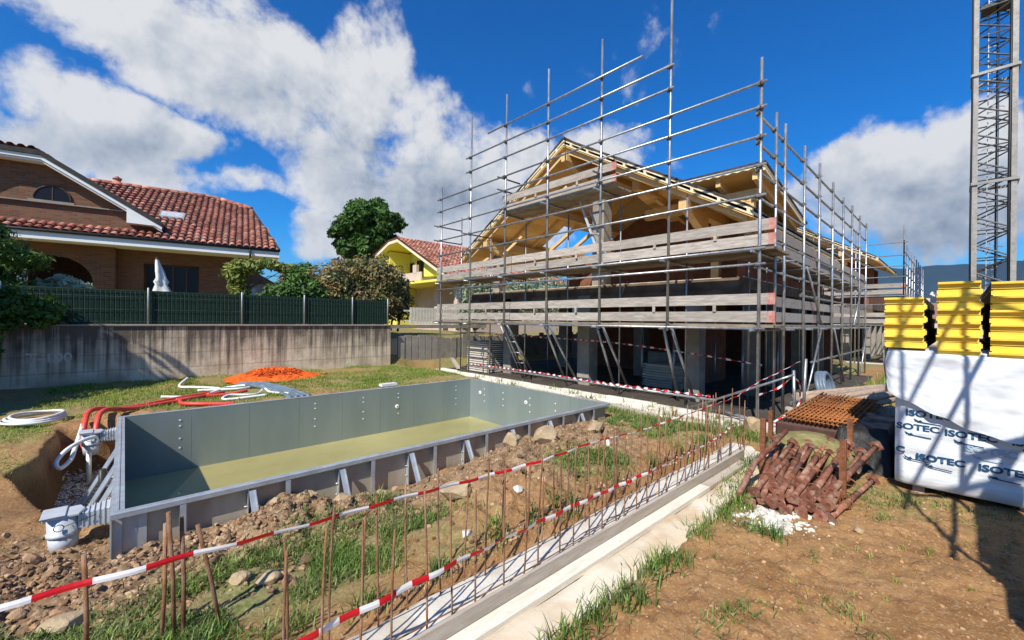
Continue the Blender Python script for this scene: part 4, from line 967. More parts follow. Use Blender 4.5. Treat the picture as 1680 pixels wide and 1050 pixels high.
MB().path([(-1.2, 15.5, 1.5), (-1.2, 15.5, 2.6)], [.03, .012], 6).build('stem', m_bark, fl)
# conifer whose boughs reach in at the left edge
tree('conifer', 'feathery green conifer reaching into view at the left edge above the fence', 'tree', (-2.6, 15.3, 1.5), .14, 3.0, [((.3, -.1, 1.95), (.75, .6, .35)), ((.75, -.1, 1.75), (.55, .5, .26)), ((.1, 0, 1.45), (.8, .6, .4)), ((.2, 0, 2.25), (.5, .5, .3)), ((-.6, 0, 2.6), (.9, .9, .9)), ((-.6, 0, 1.4), (1, .9, .8)), ((-.4, 0, 3.6), (.6, .6, .8)), ((.5, -.1, 1.1), (.5, .4, .2))], m_conifer, 22000, .045, 41, hollow=.15, aspect=3.6, droop=.35)
# tall tree outside the frame on the left: it throws the shade over the left of the wall
for i, (x, y, s) in enumerate(((-9.6, 11.0, 1.0), (-6.2, 12.3, .9))):
    b3 = [((math.cos(a) * q * s, math.sin(a) * q * s, z), (1.3 * s, 1.2 * s, 1.1)) for a, q, z in [(k * 1.7, 1.1 * (k % 3) * .6, 1.6 + k * .33) for k in range(12)]]
    tree('broadleaf_tree', ('big leafy tree left of the wall, the farther of the two shading it', 'big leafy tree left of the wall, the nearer of the two shading it')[i], 'tree', (x, y, 0), .25, 2.6, b3, m_leaf_dark, 9000, .24, 50 + i, hollow=.1, group='trees left of the wall')
tree('broadleaf_tree', 'low bushy tree added unseen past the left edge to keep sky light off the wall', 'tree', (-3.9, 11.0, 0), .12, 1.0, [((0, 0, 1.6), (1.2, 1.3, 1.2)), ((.2, .9, 1.2), (1.1, 1.1, 1.1)), ((-.8, -.6, 1.2), (1, 1, 1)), ((0, .5, 2.6), (.9, 1, .8))], m_leaf_dark, 9000, .13, 55, hollow=.1, group='trees left of the wall')  # added out of view to block sky light at the wall end
tree('young_tree', 'leafy light green shrub seen through the left bays of the scaffold', 'shrub', (12.9, 16.6, 0), .06, 1.6, [((0, 0, 3.0), (.9, .9, 1.3)), ((1.0, .2, 3.2), (.9, .9, 1.2)), ((2.2, .3, 3.0), (1.0, .9, 1.4)), ((3.4, .3, 3.2), (1.0, .9, 1.3)), ((4.8, .3, 3.3), (1.2, .9, 1.4)), ((6.2, .3, 3.3), (1.3, .9, 1.5)), ((-.9, 0, 2.0), (.7, .7, .6))], M('silvery_leaves', (.13, .20, .09), (.38, .42, .30), 3, .5, tint=.5, trans=.3), 7000, .10, 57, hollow=.3)
# low trees far away
for i, (x, y, s) in enumerate(((60, 60, 3.2), (75, 40, 3.5), (90, 22, 4.0), (48, 74, 3.0), (110, 12, 4.2), (100, 3, 4.0))):
    tree('distant_tree', 'round dark tree far off, number %s from the left along the horizon' % ('two', 'three', 'four', 'one', 'five', 'six')[i], 'tree', (x, y, 0), .3, s * .5, [((0, 0, s * .75), (s * .6, s * .6, s * .5)), ((s * .4, 0, s * .6), (s * .4, s * .4, s * .35)), ((-s * .4, .3, s * .6), (s * .4, s * .4, s * .35))], m_leaf_dark, 1500, .35, 60 + i, group='distant trees')
# long brown roofs on the horizon at the right
for i, (x, y, w, d, h, lab) in enumerate(((62, -3.2, 9, 7, 5.0, 'low house with long brown tiled roof behind the crane foot'), (58, 3.6, 5, 5.5, 4.2, 'low house with brown roof behind the far scaffold'))):
    t = thing('distant_house', lab, 'house', (x, y, 0)); MB().box(x, x + w, y - d, y + d * .6, 0, h * .6).build('wall', m_beige_wall, t)
    r_ = MB().prism([(x - .4, y - d - .5, h * .6), (x + w * .5, y - d - .5, h), (x + w + .4, y - d - .5, h * .6)], (0, d * 1.6 + 1, 0)).build('roof', m_farroof, t)
    MB().box(x + 2.5, x + 3.3, y - 1.6, y - .8, h * .8, h * 1.12).build('chimney', m_beige_wall, r_)
# ------------------------------------------------------------------ house under construction
site = thing('unfinished_house', 'house under construction with new timber gable roof inside the scaffolding', 'house', (10.2, 3.2, 0))
def building(root, ox=0.0, oy=0.0, simple=False, RY=8.37, RZ=7.38, E0=3.05, E1=13.66, X0=9.9, X1=19.6):
    def zr(y): return RZ - .585 * abs(y - RY)
    P = lambda x, y, z: (x + ox, y + oy, z)
    def bx(m, x0, x1, y0, y1, z0, z1): m.box(x0 + ox, x1 + ox, y0 + oy, y1 + oy, z0, z1)
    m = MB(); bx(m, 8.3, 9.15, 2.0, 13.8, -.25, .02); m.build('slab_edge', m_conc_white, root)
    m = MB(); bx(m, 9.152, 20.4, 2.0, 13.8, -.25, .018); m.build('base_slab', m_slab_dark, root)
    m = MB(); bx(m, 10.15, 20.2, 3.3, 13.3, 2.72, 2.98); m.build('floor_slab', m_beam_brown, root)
    m = MB(); bx(m, 10.2, 19.9, 3.8, 13.2, 2.982, 3.0); m.build('bounce_layer', m_conc_ochre, root)  # pale layer added to bounce sunlight up to the roof boarding
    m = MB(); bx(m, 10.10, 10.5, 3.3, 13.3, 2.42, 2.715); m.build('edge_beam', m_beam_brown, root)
    cols = [(10.3, 4.42, .36), (10.3, 7.68, .44), (10.3, 11.1, .40), (12.2, 3.75, .36), (14.4, 3.75, .36), (17, 3.75, .36), (13.5, 7.7, .4), (17, 7.7, .4), (13.5, 11.2, .4), (17, 11.2, .4), (19.8, 3.75, .36)]
    for x, y, w in cols:
        m = MB(); bx(m, x - w / 2, x + w / 2, y - w / 2, y + w / 2, .02, 2.71); m.build('pillar', m_conc, root, bevel=.01)
    # partly built clay block walls on the ground floor
    m = MB(); bx(m, 15.0, 15.3, 5.5, 11.0, .02, 2.71); bx(m, 19.9, 20.1, 3.3, 9.2, .02, 2.71); bx(m, 15.3, 20, 9.2, 9.5, .02, 2.71); bx(m, 12.6, 15, 5.4, 5.6, .02, 2.71); m.build('block_wall', m_clay_block, root)
    # attic storey: block walls, posts
    m = MB()
    m.prism([P(14.2, 3.7, 2.985), P(14.2, 7.1, 2.985), P(14.2, 7.1, zr(7.1) - .30), P(14.2, 3.7, zr(3.7) - .30)], (.25, 0, 0))
    bx(m, 11.1, 19.5, 3.55, 3.75, 3.002, 3.75)
    m.prism([P(16, 13.1, 2.985), P(16, 13.1, 4.2), P(16, 12.3, 4.4), P(16, 12.3, 2.985)], (.25, 0, 0)); m.prism([P(16, 3.7, 2.985), P(16, 12.28, 2.985), P(16, 12.28, zr(12.28) - .4), P(16, RY, RZ - .5), P(16, 3.7, zr(3.7) - .3)], (.25, 0, 0))
    m.build('attic_wall', m_clay_block, root)
    for y, w in ((7.55, .42), (12.3, .35)):
        m = MB(); bx(m, 10.6, 11.0, y - w / 2, y + w / 2, 2.985, zr(y) - .35); m.build('pillar', m_conc, root)
    # roof: boarding seen from below, rafters, purlins, laths, dark cover
    ca = 1 / math.hypot(1, .585)
    rf = MB(); 
    for e, s in ((E0, -1), (E1, 1)):
        n = 26
        for i in range(n):
            y0 = RY + (e - RY) * i / n; y1 = RY + (e - RY) * (i + 1) / n - .006 * s; rf.tv = random.random(); XE = 13.1 if (s > 0 and 11.0 < y0 < 12.2 and not simple) else X1
            rf.prism([P(X0, y0, zr(y0)), P(X0, y1, zr(y1)), P(X0, y1, zr(y1) - .035), P(X0, y0, zr(y0) - .035)], (XE - X0, 0, 0))
    roof = rf.build('roof', m_board_under, root)
    m = MB()
    for e, s in ((E0, -1), (E1, 1)):
        k = 14
        for i in range(k):
            y0 = RY + (e - .05 * s - RY) * i / k; y1 = RY + (e - .05 * s - RY) * (i + 1) / k; m.tv = random.random(); j = random.uniform(0, .02); XE = 13.1 if (s > 0 and 10.9 < y0 < 12.4 and not simple) else X1
            m.prism([P(X0 - .03 - j, y0, zr(y0) + .17), P(X0 - .03 - j, y1, zr(y1) + .17), P(X0 - .03 - j, y1, zr(y1) + .215 + j), P(X0 - .03 - j, y0, zr(y0) + .225)], (XE - X0, 0, 0))
    m.prism([P(X0 - .05, RY - .25, zr(RY - .25) + .22), P(X0 - .05, RY, RZ + .27), P(X0 - .05, RY + .25, zr(RY + .25) + .22), P(X0 - .05, RY, RZ + .2)], (X1 - X0, 0, 0))
    m.build('roof_cover', m_membrane, roof)
    # laths and counter-battens along the verge
    for e, s in ((E0, -1), (E1, 1)):
        for q, (z0, z1) in enumerate(((.005, .045), (.115, .165))):
            m = MB(); a = RY - .0 * s; m.prism([P(X0 - .02, a, zr(a) + z0), P(X0 - .02, e, zr(e) + z0), P(X0 - .02, e, zr(e) + z1), P(X0 - .02, a, zr(a) + z1)], (.10, 0, 0)); m.build('verge_lath', m_lath, roof)
        m = MB(); L_ = abs(e - RY); k = int(L_ / .62)
        for i in range(k + 1):
            y = RY + s * (.25 + i * .62)
            if (e - y) * s < .05: continue
            m.prism([P(X0 - .018, y, zr(y) + .046), P(X0 - .018, y + .07 * s, zr(y + .07 * s) + .046), P(X0 - .018, y + .07 * s, zr(y + .07 * s) + .114), P(X0 - .018, y, zr(y) + .114)], ((3.1 if s > 0 and 10.4 < y < 12.4 else X1 - X0), 0, 0))
        m.build('battens', m_lath, roof)
        # verge rafter (broad board) and inner rafters
        for x in (X0 + .12, X0 + 1.3, X0 + 2.5, X0 + 3.7, X0 + 4.9):
            m = MB(); m.tv = random.random(); a = RY; b = e - .15 * s; m.prism([P(x, a, zr(a) - .037), P(x, b, zr(b) - .037), P(x, b, zr(b) - .17), P(x, a, zr(a) - .22)], (.11, 0, 0)); m.build('rafter', m_timber, roof)
    for y in (RY, RY + 3.82, RY - 3.78, RY + 1.9, RY - 1.9):
        main = abs(y - RY) < .01 or abs(y - RY) > 3
        x0 = X0 + (.02 if main else 1.0); zt = zr(y) - (.225 if main else .2)
        m = MB(); m.tv = random.random(); m.prism([P(x0, y - .11, zt), P(x0, y + .11, zt), P(x0, y + .11, zt - .26), P(x0, y - .11, zt - .26)], (X1 - x0 - .3, 0, 0)); pr = m.build('purlin', m_timber, roof)
        if main:
            m = MB(); m.prism([P(x0 + .22, y - .10, zt - .262), P(X0 + 1.3, y - .10, zt - .262), P(X0 + 1.3, y - .10, zt - .62), P(X0 + .85, y - .10, zt - .55), P(X0 + .45, y - .10, zt - .38)], (0, .20, 0)); m.build('bracket', m_timber, pr)
    if simple: return
    # struts in the left half of the gable
    for (y0, z0), (y1, z1) in (((12.9, 4.2), (12.1, 4.65)), ((11.6, 4.4), (10.9, 5.0)), ((9.3, 5.9), (8.8, 6.35))):
        m = MB(); m.beam(P(10.35, y0, z0), P(10.6, y1, z1), .08, .08); m.build('strut', m_timber, roof)
    # raised shed dormer on the right half, high edge towards us
    d = MB(); n = 12
    def zd(x): return 6.05 - .2 * (x - 12.0)
    for i in range(n):
        x0 = 12.0 + 4.2 * i / n; x1 = 12.0 + 4.2 * (i + 1) / n - .006; d.tv = random.random()
        d.prism([P(x0, 3.45, zd(x0) - .06), P(x1, 3.45, zd(x1) - .06), P(x1, 3.45, zd(x1) - .1), P(x0, 3.45, zd(x0) - .1)], (0, 3.6, 0))
    dm = d.build('dormer_roof', m_board_under, root)
    m = MB(); m.prism([P(11.95, 3.38, zd(11.95) + .06), P(16.3, 3.38, zd(16.3) + .06), P(16.3, 3.38, zd(16.3)), P(11.95, 3.38, zd(11.95) - .0)], (0, 3.7, 0)); m.build('roof_cover', m_membrane, dm)
    m = MB()
    sc_ = [P(11.96, 3.5, 6.04)]
    for i in range(28): sc_.append(P(11.96, 3.5 + i * .125 + .06, 5.955 if i % 2 == 0 else 5.99))
    sc_.append(P(11.96, 7.05, 6.04)); m.prism(sc_, (.03, 0, 0)); m.build('scalloped_board', m_lath, dm); m = MB()
    m.prism([P(11.97, 3.40, zd(12) - .055), P(16.2, 3.40, zd(16.2) - .055), P(16.2, 3.40, zd(16.2) - .005), P(11.97, 3.40, zd(12) - .005)], (0, .05, 0))
    m.build('edge_lath', m_lath, dm); m = MB()
    m.prism([P(11.97, 3.40, zd(12) - .17), P(16.2, 3.40, zd(16.2) - .17), P(16.2, 3.40, zd(16.2) - .11), P(11.97, 3.40, zd(12) - .11)], (0, .05, 0))
    m.build('edge_lath', m_lath, dm)
    for y in (3.62, 4.55, 5.5, 6.4):
        m = MB(); m.tv = random.random(); m.prism([P(12.1, y, zd(12.1) - .101), P(16.1, y, zd(16.1) - .101), P(16.1, y, zd(16.1) - .26), P(12.1, y, zd(12.1) - .30)], (0, .12, 0)); m.build('rafter', m_timber, dm)
    m = MB(); bx(m, 12.55, 12.77, 3.75, 7.1, 5.30, 5.62); m.build('beam', m_timber, dm)
    m = MB(); bx(m, 15.4, 15.6, 3.75, 7.1, 4.80, 5.1); m.build('beam', m_timber, dm)
    for x, y, z in ((12.66, 3.95, 5.29), (12.66, 4.85, 5.29), (15.5, 3.95, 4.79)):
        m = MB(); m.box(x - .1, x + .1, y - .11, y + .11, 2.99, z); m.build('post', m_timber, dm)
    m = MB(); m.box(12.3, 16, 3.66, 3.74, 3.9, 4.9); m.build('side_board', m_timber, dm)
building(site)

# ------------------------------------------------------------------ scaffolding
TR = .027
def scaffold(root, XF, Y0, bays, bay, tops, ledgers, XS, side_tops, side_ledgers, decks, inner=True, lean=(), detail=True):
    """front row along Y at X=XF; side row along X at Y=Y0"""
    ys = [Y0 + i * bay for i in range(bays + 1)]; coup = []
    for i, y in enumerate(ys):
        lx, ly = random.uniform(-.03, .03), random.uniform(-.03, .03)
        zb = 1.76 if i in lean else -.02
        MB().path([(XF, y, zb), (XF + lx, y + ly - .03, tops[i])], TR * 1.12, 8).build('pole', m_galv, root)
        if i not in lean: MB().box(XF - .07, XF + .07, y - .07, y + .07, .02, .028).build('base_plate', m_rust, root)
        if i in lean:
            for (dx, dy, x1, y1) in ((.05, .10, 1.35, .28), (.05, -.08, 1.5, .02)):
                MB().path([(XF + dx, y + dy, 1.80), (XF + x1, y + y1 * 1.3, .02)], TR * 1.25, 8).build('raking_strut', m_galv, root)
    for z, a, b in ledgers:
        y0 = ys[0] - .12 if a == 0 else Y0 + a * bay - .12; y1 = Y0 + b * bay + .18
        sag = random.uniform(-.012, .012)
        MB().path([(XF - .055, y0, z), (XF - .055, (y0 + y1) / 2, z + sag), (XF - .055, y1, z)], TR * .95, 8).build('ledger', m_galv, root)
        for i, y in enumerate(ys):
            if y0 < y < y1 and tops[i] > z - .1: coup.append((XF - .03, y, z))
    if inner:
        for y in [Y0 + (i + .01) * bay for i in range(1, bays + 1)]:
            MB().path([(XF + .95, y, 0.0), (XF + .95, y, 5.1 if 5.5 < y < 10 else 4.9 if y < 12 else 5.9)], TR * .85, 7).build('pole', m_galv, root)
    for x, zt in zip(XS, side_tops):
        MB().path([(x, Y0, -.02), (x + random.uniform(-.03, .03), Y0, zt)], TR * 1.08, 8).build('pole', m_galv, root)
    for z, x0, x1 in side_ledgers:
        MB().path([(x0, Y0 + .055, z), (x1, Y0 + .055, z + random.uniform(-.03, .03))], TR * .95, 8).build('ledger', m_galv, root)
        for x in [XF] + list(XS):
            if x0 - .2 < x < x1 + .1: coup.append((x, Y0 + .03, z))
    for f in decks: f()
    return coup
m_ = MB(); m_.box(-.045, .045, -.04, .04, -.035, .035); m_.path([(-.02, -.075, 0), (-.02, .075, 0)], .014, 6); m_.path([(.03, 0, -.06), (.03, 0, .06)], .013, 6)
_o = m_.build('coupler', m_coupler); ME_COUP = _o.data; bpy.data.objects.remove(_o)
def put_couplers(root, pts):
    g = random.Random(8); pts = sorted(pts, key=lambda p: p[0] ** 2 + p[1] ** 2)
    for p in pts[:100]:
        o = bpy.data.objects.new('coupler', ME_COUP); COL.objects.link(o); o.parent = root; OFF[o.name] = OFF[root.name]
        o.location = Vector(p) - OFF[root.name]; o.rotation_euler = (g.choice((0, 3.14)), 0, g.choice((0, 1.57, 3.14)))
    if len(pts) > 100:
        m = MB()
        for p in pts[100:]: m.box(p[0] - .045, p[0] + .045, p[1] - .04, p[1] + .04, p[2] - .035, p[2] + .035)
        tag(m.build('couplers', m_coupler, root), kind='stuff')
def board_y(root, x, y0, y1, z0, z1, red0=False, red1=False, mat=None):
    """upright guard board running along Y, ends painted red"""
    m = MB(); m.tv = random.random(); t = .028; a = y0 + (.13 if red0 else 0); b = y1 - (.13 if red1 else 0); dz = random.uniform(-.012, .012)
    m.box(x, x + t, a, b, z0 + dz, z1 + dz); m.mi = 1
    if red0: m.box(x, x + t, y0, a, z0 + dz, z1 + dz)
    if red1: m.box(x, x + t, b, y1, z0 + dz, z1 + dz)
    return m.build('guard_board', [mat or m_board, m_redpaint], root)
def board_x(root, y, x0, x1, z0, z1, red0=False, red1=False):
    m = MB(); m.tv = random.random(); t = .028; a = x0 + (.13 if red0 else 0); b = x1 - (.13 if red1 else 0)
    m.box(a, b, y, y + t, z0, z1); m.mi = 1
    if red0: m.box(x0, a, y, y + t, z0, z1)
    if red1: m.box(b, x1, y, y + t, z0, z1)
    return m.build('guard_board', [m_board, m_redpaint], root)
def deck(root, x0, x1, y0, y1, z, along='y'):
    m = MB(); g = random.Random(int(z * 100 + y0 * 10)); n = 4
    if along == 'y':
        w = (x1 - x0) / n
        for i in range(n):
            y = y0
            while y < y1 - .1:
                e = min(y1, y + 3.9); m.tv = g.random(); q = g.uniform(-.01, .01); m.box(x0 + i * w, x0 + (i + 1) * w - .012, y, e - .02, z - .045 + q, z + q); y = e
    else:
        w = (y1 - y0) / n
        for i in range(n):
            x = x0
            while x < x1 - .1:
                e = min(x1, x + 3.9); m.tv = g.random(); q = g.uniform(-.01, .01); m.box(x, e - .02, y0 + i * w, y0 + (i + 1) * w - .012, z - .045 + q, z + q); x = e
    return m.build('deck', m_deck, root)
sc = thing('scaffolding', 'galvanised tube scaffolding with grey plank decks wrapped around the unfinished timber-roofed house', 'scaffolding', (8.61, 2.53, 0))
bay = 1.772
tops = [6.87, 9.25, 8.94, 8.96, 8.94, 8.87, 6.84]
ledg = [(1.84, 0, 6.1), (3.04, 0, 6), (3.33, 0, 6), (4.31, 0, 6), (4.87, 0, 6), (5.40, 0, 6), (5.94, 0, 6), (6.39, 0, 6), (6.98, 1, 5), (7.47, 1, 5), (7.98, 1.42, 4.35)]
XS = [10.25, 11.88, 13.46, 15.15, 16.77, 18.4, 20.06, 21.62]
def front_decks():
    deck(sc, 8.66, 10.0, 2.3, 13.4, 1.91); deck(sc, 8.66, 9.75, 2.3, 13.4, 3.36)
    deck(sc, 8.66, 9.52, 5.75, 9.85, 5.30)
    x = 8.645
    for (z0, z1) in ((1.97, 2.18), (2.29, 2.50)):
        board_y(sc, x, 2.27, 6.05, z0, z1, True, False); board_y(sc, x + .03, 5.75, 9.55, z0 - .005, z1 - .005, True, True); board_y(sc, x, 9.4, 13.45, z0, z1, False, False)
    for (z0, z1) in ((3.40, 3.61), (3.68, 3.89)):
        board_y(sc, x, 2.27, 6.0, z0, z1, True, False); board_y(sc, x + .03, 5.72, 9.5, z0 + .005, z1 + .005, True, True); board_y(sc, x, 9.35, 13.5, z0, z1)
    for (z0, z1) in ((5.32, 5.53), (5.62, 5.83)):
        board_y(sc, x, 5.66, 9.78, z0, z1, True, False)
    # short blocks carrying the boards, putlogs under the decks
    for z in (2.21, 3.63, 5.55):
        for y in (3.3, 4.6, 6.8, 8.3, 10.5, 12.1):
            if z > 5 and not 5.7 < y < 9.7: continue
            MB().box(8.62, 8.643, y, y + .06, z - .05, z + .09).build('board_clip', m_board, sc)
    for y in [2.53 + bay * i for i in range(7)]:
        for z in (1.81, 3.27): MB().tube((8.40, y + .07, z), (10.05, y + .07, z), TR * .9, 7).build('putlog', m_galv, sc)
    for y in (6.07, 7.85, 9.62): MB().tube((8.40, y + .07, 5.22), (9.75, y + .07, 5.22), TR * .9, 7).build('putlog', m_galv, sc)
    for y, z in ((6.12, 5.86), (6.12, 5.62), (9.69, 6.35), (9.69, 5.97), (13.24, 5.40), (13.24, 4.87), (11.45, 4.87)):
        MB().tube((8.35, y, z), (9.62 if y > 11 else 9.3, y, z), TR * .9, 7).build('putlog', m_coupler, sc)
    # side decks
    deck(sc, 9.55, 21.6, 2.58, 3.25, 1.91, 'x'); deck(sc, 9.55, 21.6, 2.58, 3.25, 3.36, 'x')
    for (z0, z1) in ((1.97, 2.18), (2.29, 2.50), (3.40, 3.61), (3.68, 3.89)):
        board_x(sc, 2.57, 9.85, 13.3, z0, z1, False, True); board_x(sc, 2.60, 13.1, 17.0, z0, z1, True, True); board_x(sc, 2.57, 16.9, 21.6, z0, z1)
    for x in XS:
        for z in (1.81, 3.27): MB().tube((x + .07, 2.35, z), (x + .07, 3.5, z), TR * .9, 7).build('putlog', m_galv, sc)
    for x in (10.6, 11.9, 13.5, 15.1, 16.8, 18.4, 20.1): MB().path([(x, 3.32, 0), (x, 3.32, 3.9)], TR * .85, 7).build('pole', m_galv, sc)
coup = scaffold(sc, 8.61, 2.53, 6, bay, tops, ledg, [9.6] + XS, [6.2, 6.18, 6.2, 6.2, 6.1, 6.0, 6.05, 6.0, 5.97],
    [(.95, 13.0, 21.9), (2.62, 12.0, 21.9), (3.62, 9.6, 21.7), (5.86, 8.6, 21.75), (5.32, 8.6, 21.7), (4.80, 8.6, 21.7), (4.31, 8.6, 21.7), (3.0, 8.6, 17.2), (1.84, 9.8, 21.9)], [front_decks], lean=(1, 2, 3, 4))
for x0, z0, x1, z1 in ((11.9, .1, 13.5, 1.8), (16.8, .1, 15.2, 1.8), (18.5, 1.9, 20.1, 3.3), (13.5, 1.95, 11.9, 3.3), (20.1, .1, 21.6, 1.8)): MB().tube((x0, 2.47, z0), (x1, 2.47, z1), TR * .9, 7).build('brace', m_galv, sc)
for z in (1.84, 3.0, 4.0): MB().tube((10.4, 3.36, z), (21.7, 3.36, z), TR * .85, 7).build('ledger', m_galv, sc)
MB().tube((8.45, 3.2, .43), (8.45, 11.3, .43), TR, 8).build('ledger', m_galv, sc)
MB().tube((8.6, 2.5, .12), (9.3, 3.6, .12), TR, 8).build('ledger', m_galv, sc)
coup += [(8.58, 2.53 + bay * i, .43) for i in range(1, 5)]
put_couplers(sc, coup)
# knee-high brace near the corner
m = MB(); m.path([(8.45, 3.95, .10), (8.50, 2.15, .95), (8.55, 1.95, 1.05)], TR * .8, 7); m.build('brace', m_galv, sc)
m = MB(); m.path([(8.9, 2.0, 0), (8.85, 2.02, 1.1)], TR, 7); m.path([(9.2, 1.95, 0), (9.15, 1.9, 1.3)], TR, 7); m.build('short_pole', m_galv, sc)

# ladder from the middle deck up to the gable deck
ld = thing('ladder', 'aluminium ladder leaning from the middle deck up to the gable deck', 'ladder', (9.0, 6.9, 3.4))
a0, a1 = Vector((9.15, 6.35, 3.38)), Vector((9.15, 7.35, 5.75)); dx = Vector((.36, 0, 0))
for k in (0, 1): MB().beam(a0 + dx * k, a1 + dx * k, .03, .06).build('rail', m_pvc_grey, ld)
for i in range(9):
    p = a0.lerp(a1, (i + .6) / 9.2); MB().tube(p, p + dx, .016, 6).build('rung', m_pvc_grey, ld)
ld = thing('ladder', 'narrow steel ladder standing under the first deck, second pole pair from the left', 'ladder', (9.1, 9.5, 0))
a0, a1 = Vector((9.6, 9.75, 0.02)), Vector((8.75, 9.95, 1.8)); dx = Vector((.05, -.34, 0))
for k in (0, 1): MB().path([a0 + dx * k, a1 + dx * k], .018, 6).build('rail', m_galv, ld)
for i in range(5):
    p = a0.lerp(a1, (i + .6) / 5.2); MB().tube(p, p + dx, .012, 6).build('rung', m_galv, ld)

# stacked shuttering planks at the left end of the slab
for s_, (x, y, n, lab) in enumerate(((9.7, 12.1, 15, 'neat pile of pale planks with spacers under the left end of the scaffold'), (11.6, 5.9, 9, 'pile of pale planks in the dark ground floor between the pillars'))):
    t = thing('plank_pile', lab, 'pile', (x, y, .02))
    for i in range(n):
        m = MB(); m.tv = random.random(); j = random.uniform(-.05, .05); m.box(x - .2 + j, x + .9, y - .6, y + .55 + j, .05 + i * .075, .05 + i * .075 + .045); m.build('layer', m_plank_pale, t)
    m = MB()
    for i in range(n): m.box(x - .1, x - .04, y - .6, y + .5, .021 + i * .075, .0495 + i * .075)
    tag(m.build('spacers', m_lath, t), kind='stuff')
for i, (x, y, lab) in enumerate(((11.3, 10.2, 'leftmost'), (11.8, 9.2, 'second'), (11.6, 6.6, 'third'), (12.3, 5.9, 'fourth'), (11.2, 5.4, 'fifth'), (12.8, 4.9, 'sixth'), (11.4, 3.7, 'seventh'), (13.6, 3.5, 'rightmost'))):
    t = thing('shoring_prop', 'thin grey shoring prop in the dark ground floor, %s of eight from the left' % lab, 'prop', (x, y, .02), 'shoring props under the slab')
    MB().path([(x, y, .03), (x, y, 1.5)], .026, 8).build('outer_tube', m_galv, t); MB().path([(x, y, 1.5), (x, y, 2.68)], .019, 8).build('inner_tube', m_galv, t)
    m = MB(); m.box(x - .06, x + .06, y - .06, y + .06, .02, .03); m.build('base_plate', m_rust, t)
t = tag(MB().box(13.0, 13.9, 6.0, 7.2, .02, .95).build('cement_pallet', m_conc, loc=(13, 6, 0), bevel=.05), 'dusty grey pallet load standing in the dark ground floor behind the middle pillar', 'pallet')

# tapes: flat plastic strip with red and white fields
def tape(name, label, pts, w, seg, twist=0.0, phase=0, group='red and white barrier tapes', flutter=.01, taper=0.0):
    P = curve_pts(pts, 14); d = [0]
    for a, b in zip(P[:-1], P[1:]): d.append(d[-1] + (b - a).length)
    L_ = d[-1]; n = int(L_ / seg * 6); vs = []; mi = []; k = 0
    def at(s):
        nonlocal k
        while k < len(d) - 2 and d[k + 1] < s: k += 1
        return P[k].lerp(P[k + 1], (s - d[k]) / max(1e-6, d[k + 1] - d[k])), (P[k + 1] - P[k]).normalized()
    for i in range(n + 1):
        s = L_ * i / n; p, t = at(s); ang = twist * s + .35 * math.sin(s * 2.3 + phase) + .2 * math.sin(s * 5.1)
        side = t.cross(Vector((0, 0, 1))).normalized(); u = Vector((0, 0, 1)) * math.cos(ang) + side * math.sin(ang); wk = 1.0 - taper * i / n
        f = flutter * math.sin(s * 17 + phase)
        for q in (-.5, 0, .5): vs.append(p + u * w * wk * q + side * (f + (.004 if q == 0 else 0)))
    m = MB()
    m.v = [tuple(v) for v in vs]
    for i in range(n):
        c = int((L_ * (i + .5) / n + phase) / seg) % 2
        for q in (0, 1): m.f.append((i * 3 + q, i * 3 + q + 1, i * 3 + q + 4, i * 3 + q + 3)); m.m.append(c); m.sm.append(False); m.t.append(.5)
    return tag(m.build(name, [m_tape_r, m_tape_w], loc=tuple(pts[0]), recalc=False), label, 'barrier tape', group)
tape('barrier_tape', 'upper red and white barrier tape strung along the back row of rebar', [(-2.2, 2.9, .75), (-.9, 2.62, .80), (-.35, 2.50, .825), (.21, 2.47, .82), (.68, 2.46, .80), (1.3, 2.45, .79), (1.9, 2.45, .76), (2.7, 2.44, .74), (3.4, 2.43, .76), (4.3, 2.43, .72), (5.3, 2.42, .74), (6.4, 2.4, .76), (7.1, 2.36, .80), (7.9, 2.3, .95), (8.5, 2.2, 1.05), (9.1, 1.98, 1.25)], .029, .17, phase=.4, taper=.55)
tape('barrier_tape', 'lower red and white barrier tape wound around the front row of rebar', [(-.8, 2.30, .28), (.2, 2.24, .32), (.9, 2.2, .36), (1.5, 2.18, .39), (2.2, 2.18, .40), (3.0, 2.18, .40), (3.7, 2.19, .38), (4.5, 2.2, .37), (5.4, 2.22, .36), (6.3, 2.24, .40), (7.1, 2.3, .42)], .041, .105, twist=.0, phase=1.3, taper=.5)
tape('barrier_tape', 'red and white tape twisted around the low scaffold tube beside the pool', [(8.42, 3.3, .50), (8.42, 6, .47), (8.42, 8, .50), (8.42, 11, .48)], .05, .09, twist=14, phase=.2)
tape('barrier_tape', 'red and white tape hanging across the dark ground floor behind the raking struts', [(9.6, 2.75, 1.08), (9.6, 4.4, 1.24), (9.6, 6.5, 1.38), (9.6, 9, 1.42), (9.6, 11.6, 1.45)], .045, .1, twist=9, phase=.9)
tape('barrier_tape', 'red and white tape tied slack around the scaffold corner poles', [(8.6, 2.5, .62), (8.75, 2.25, .75), (8.95, 2.02, .95), (9.15, 1.98, .5), (8.7, 2.3, .12)], .045, .09, twist=6, phase=.3)

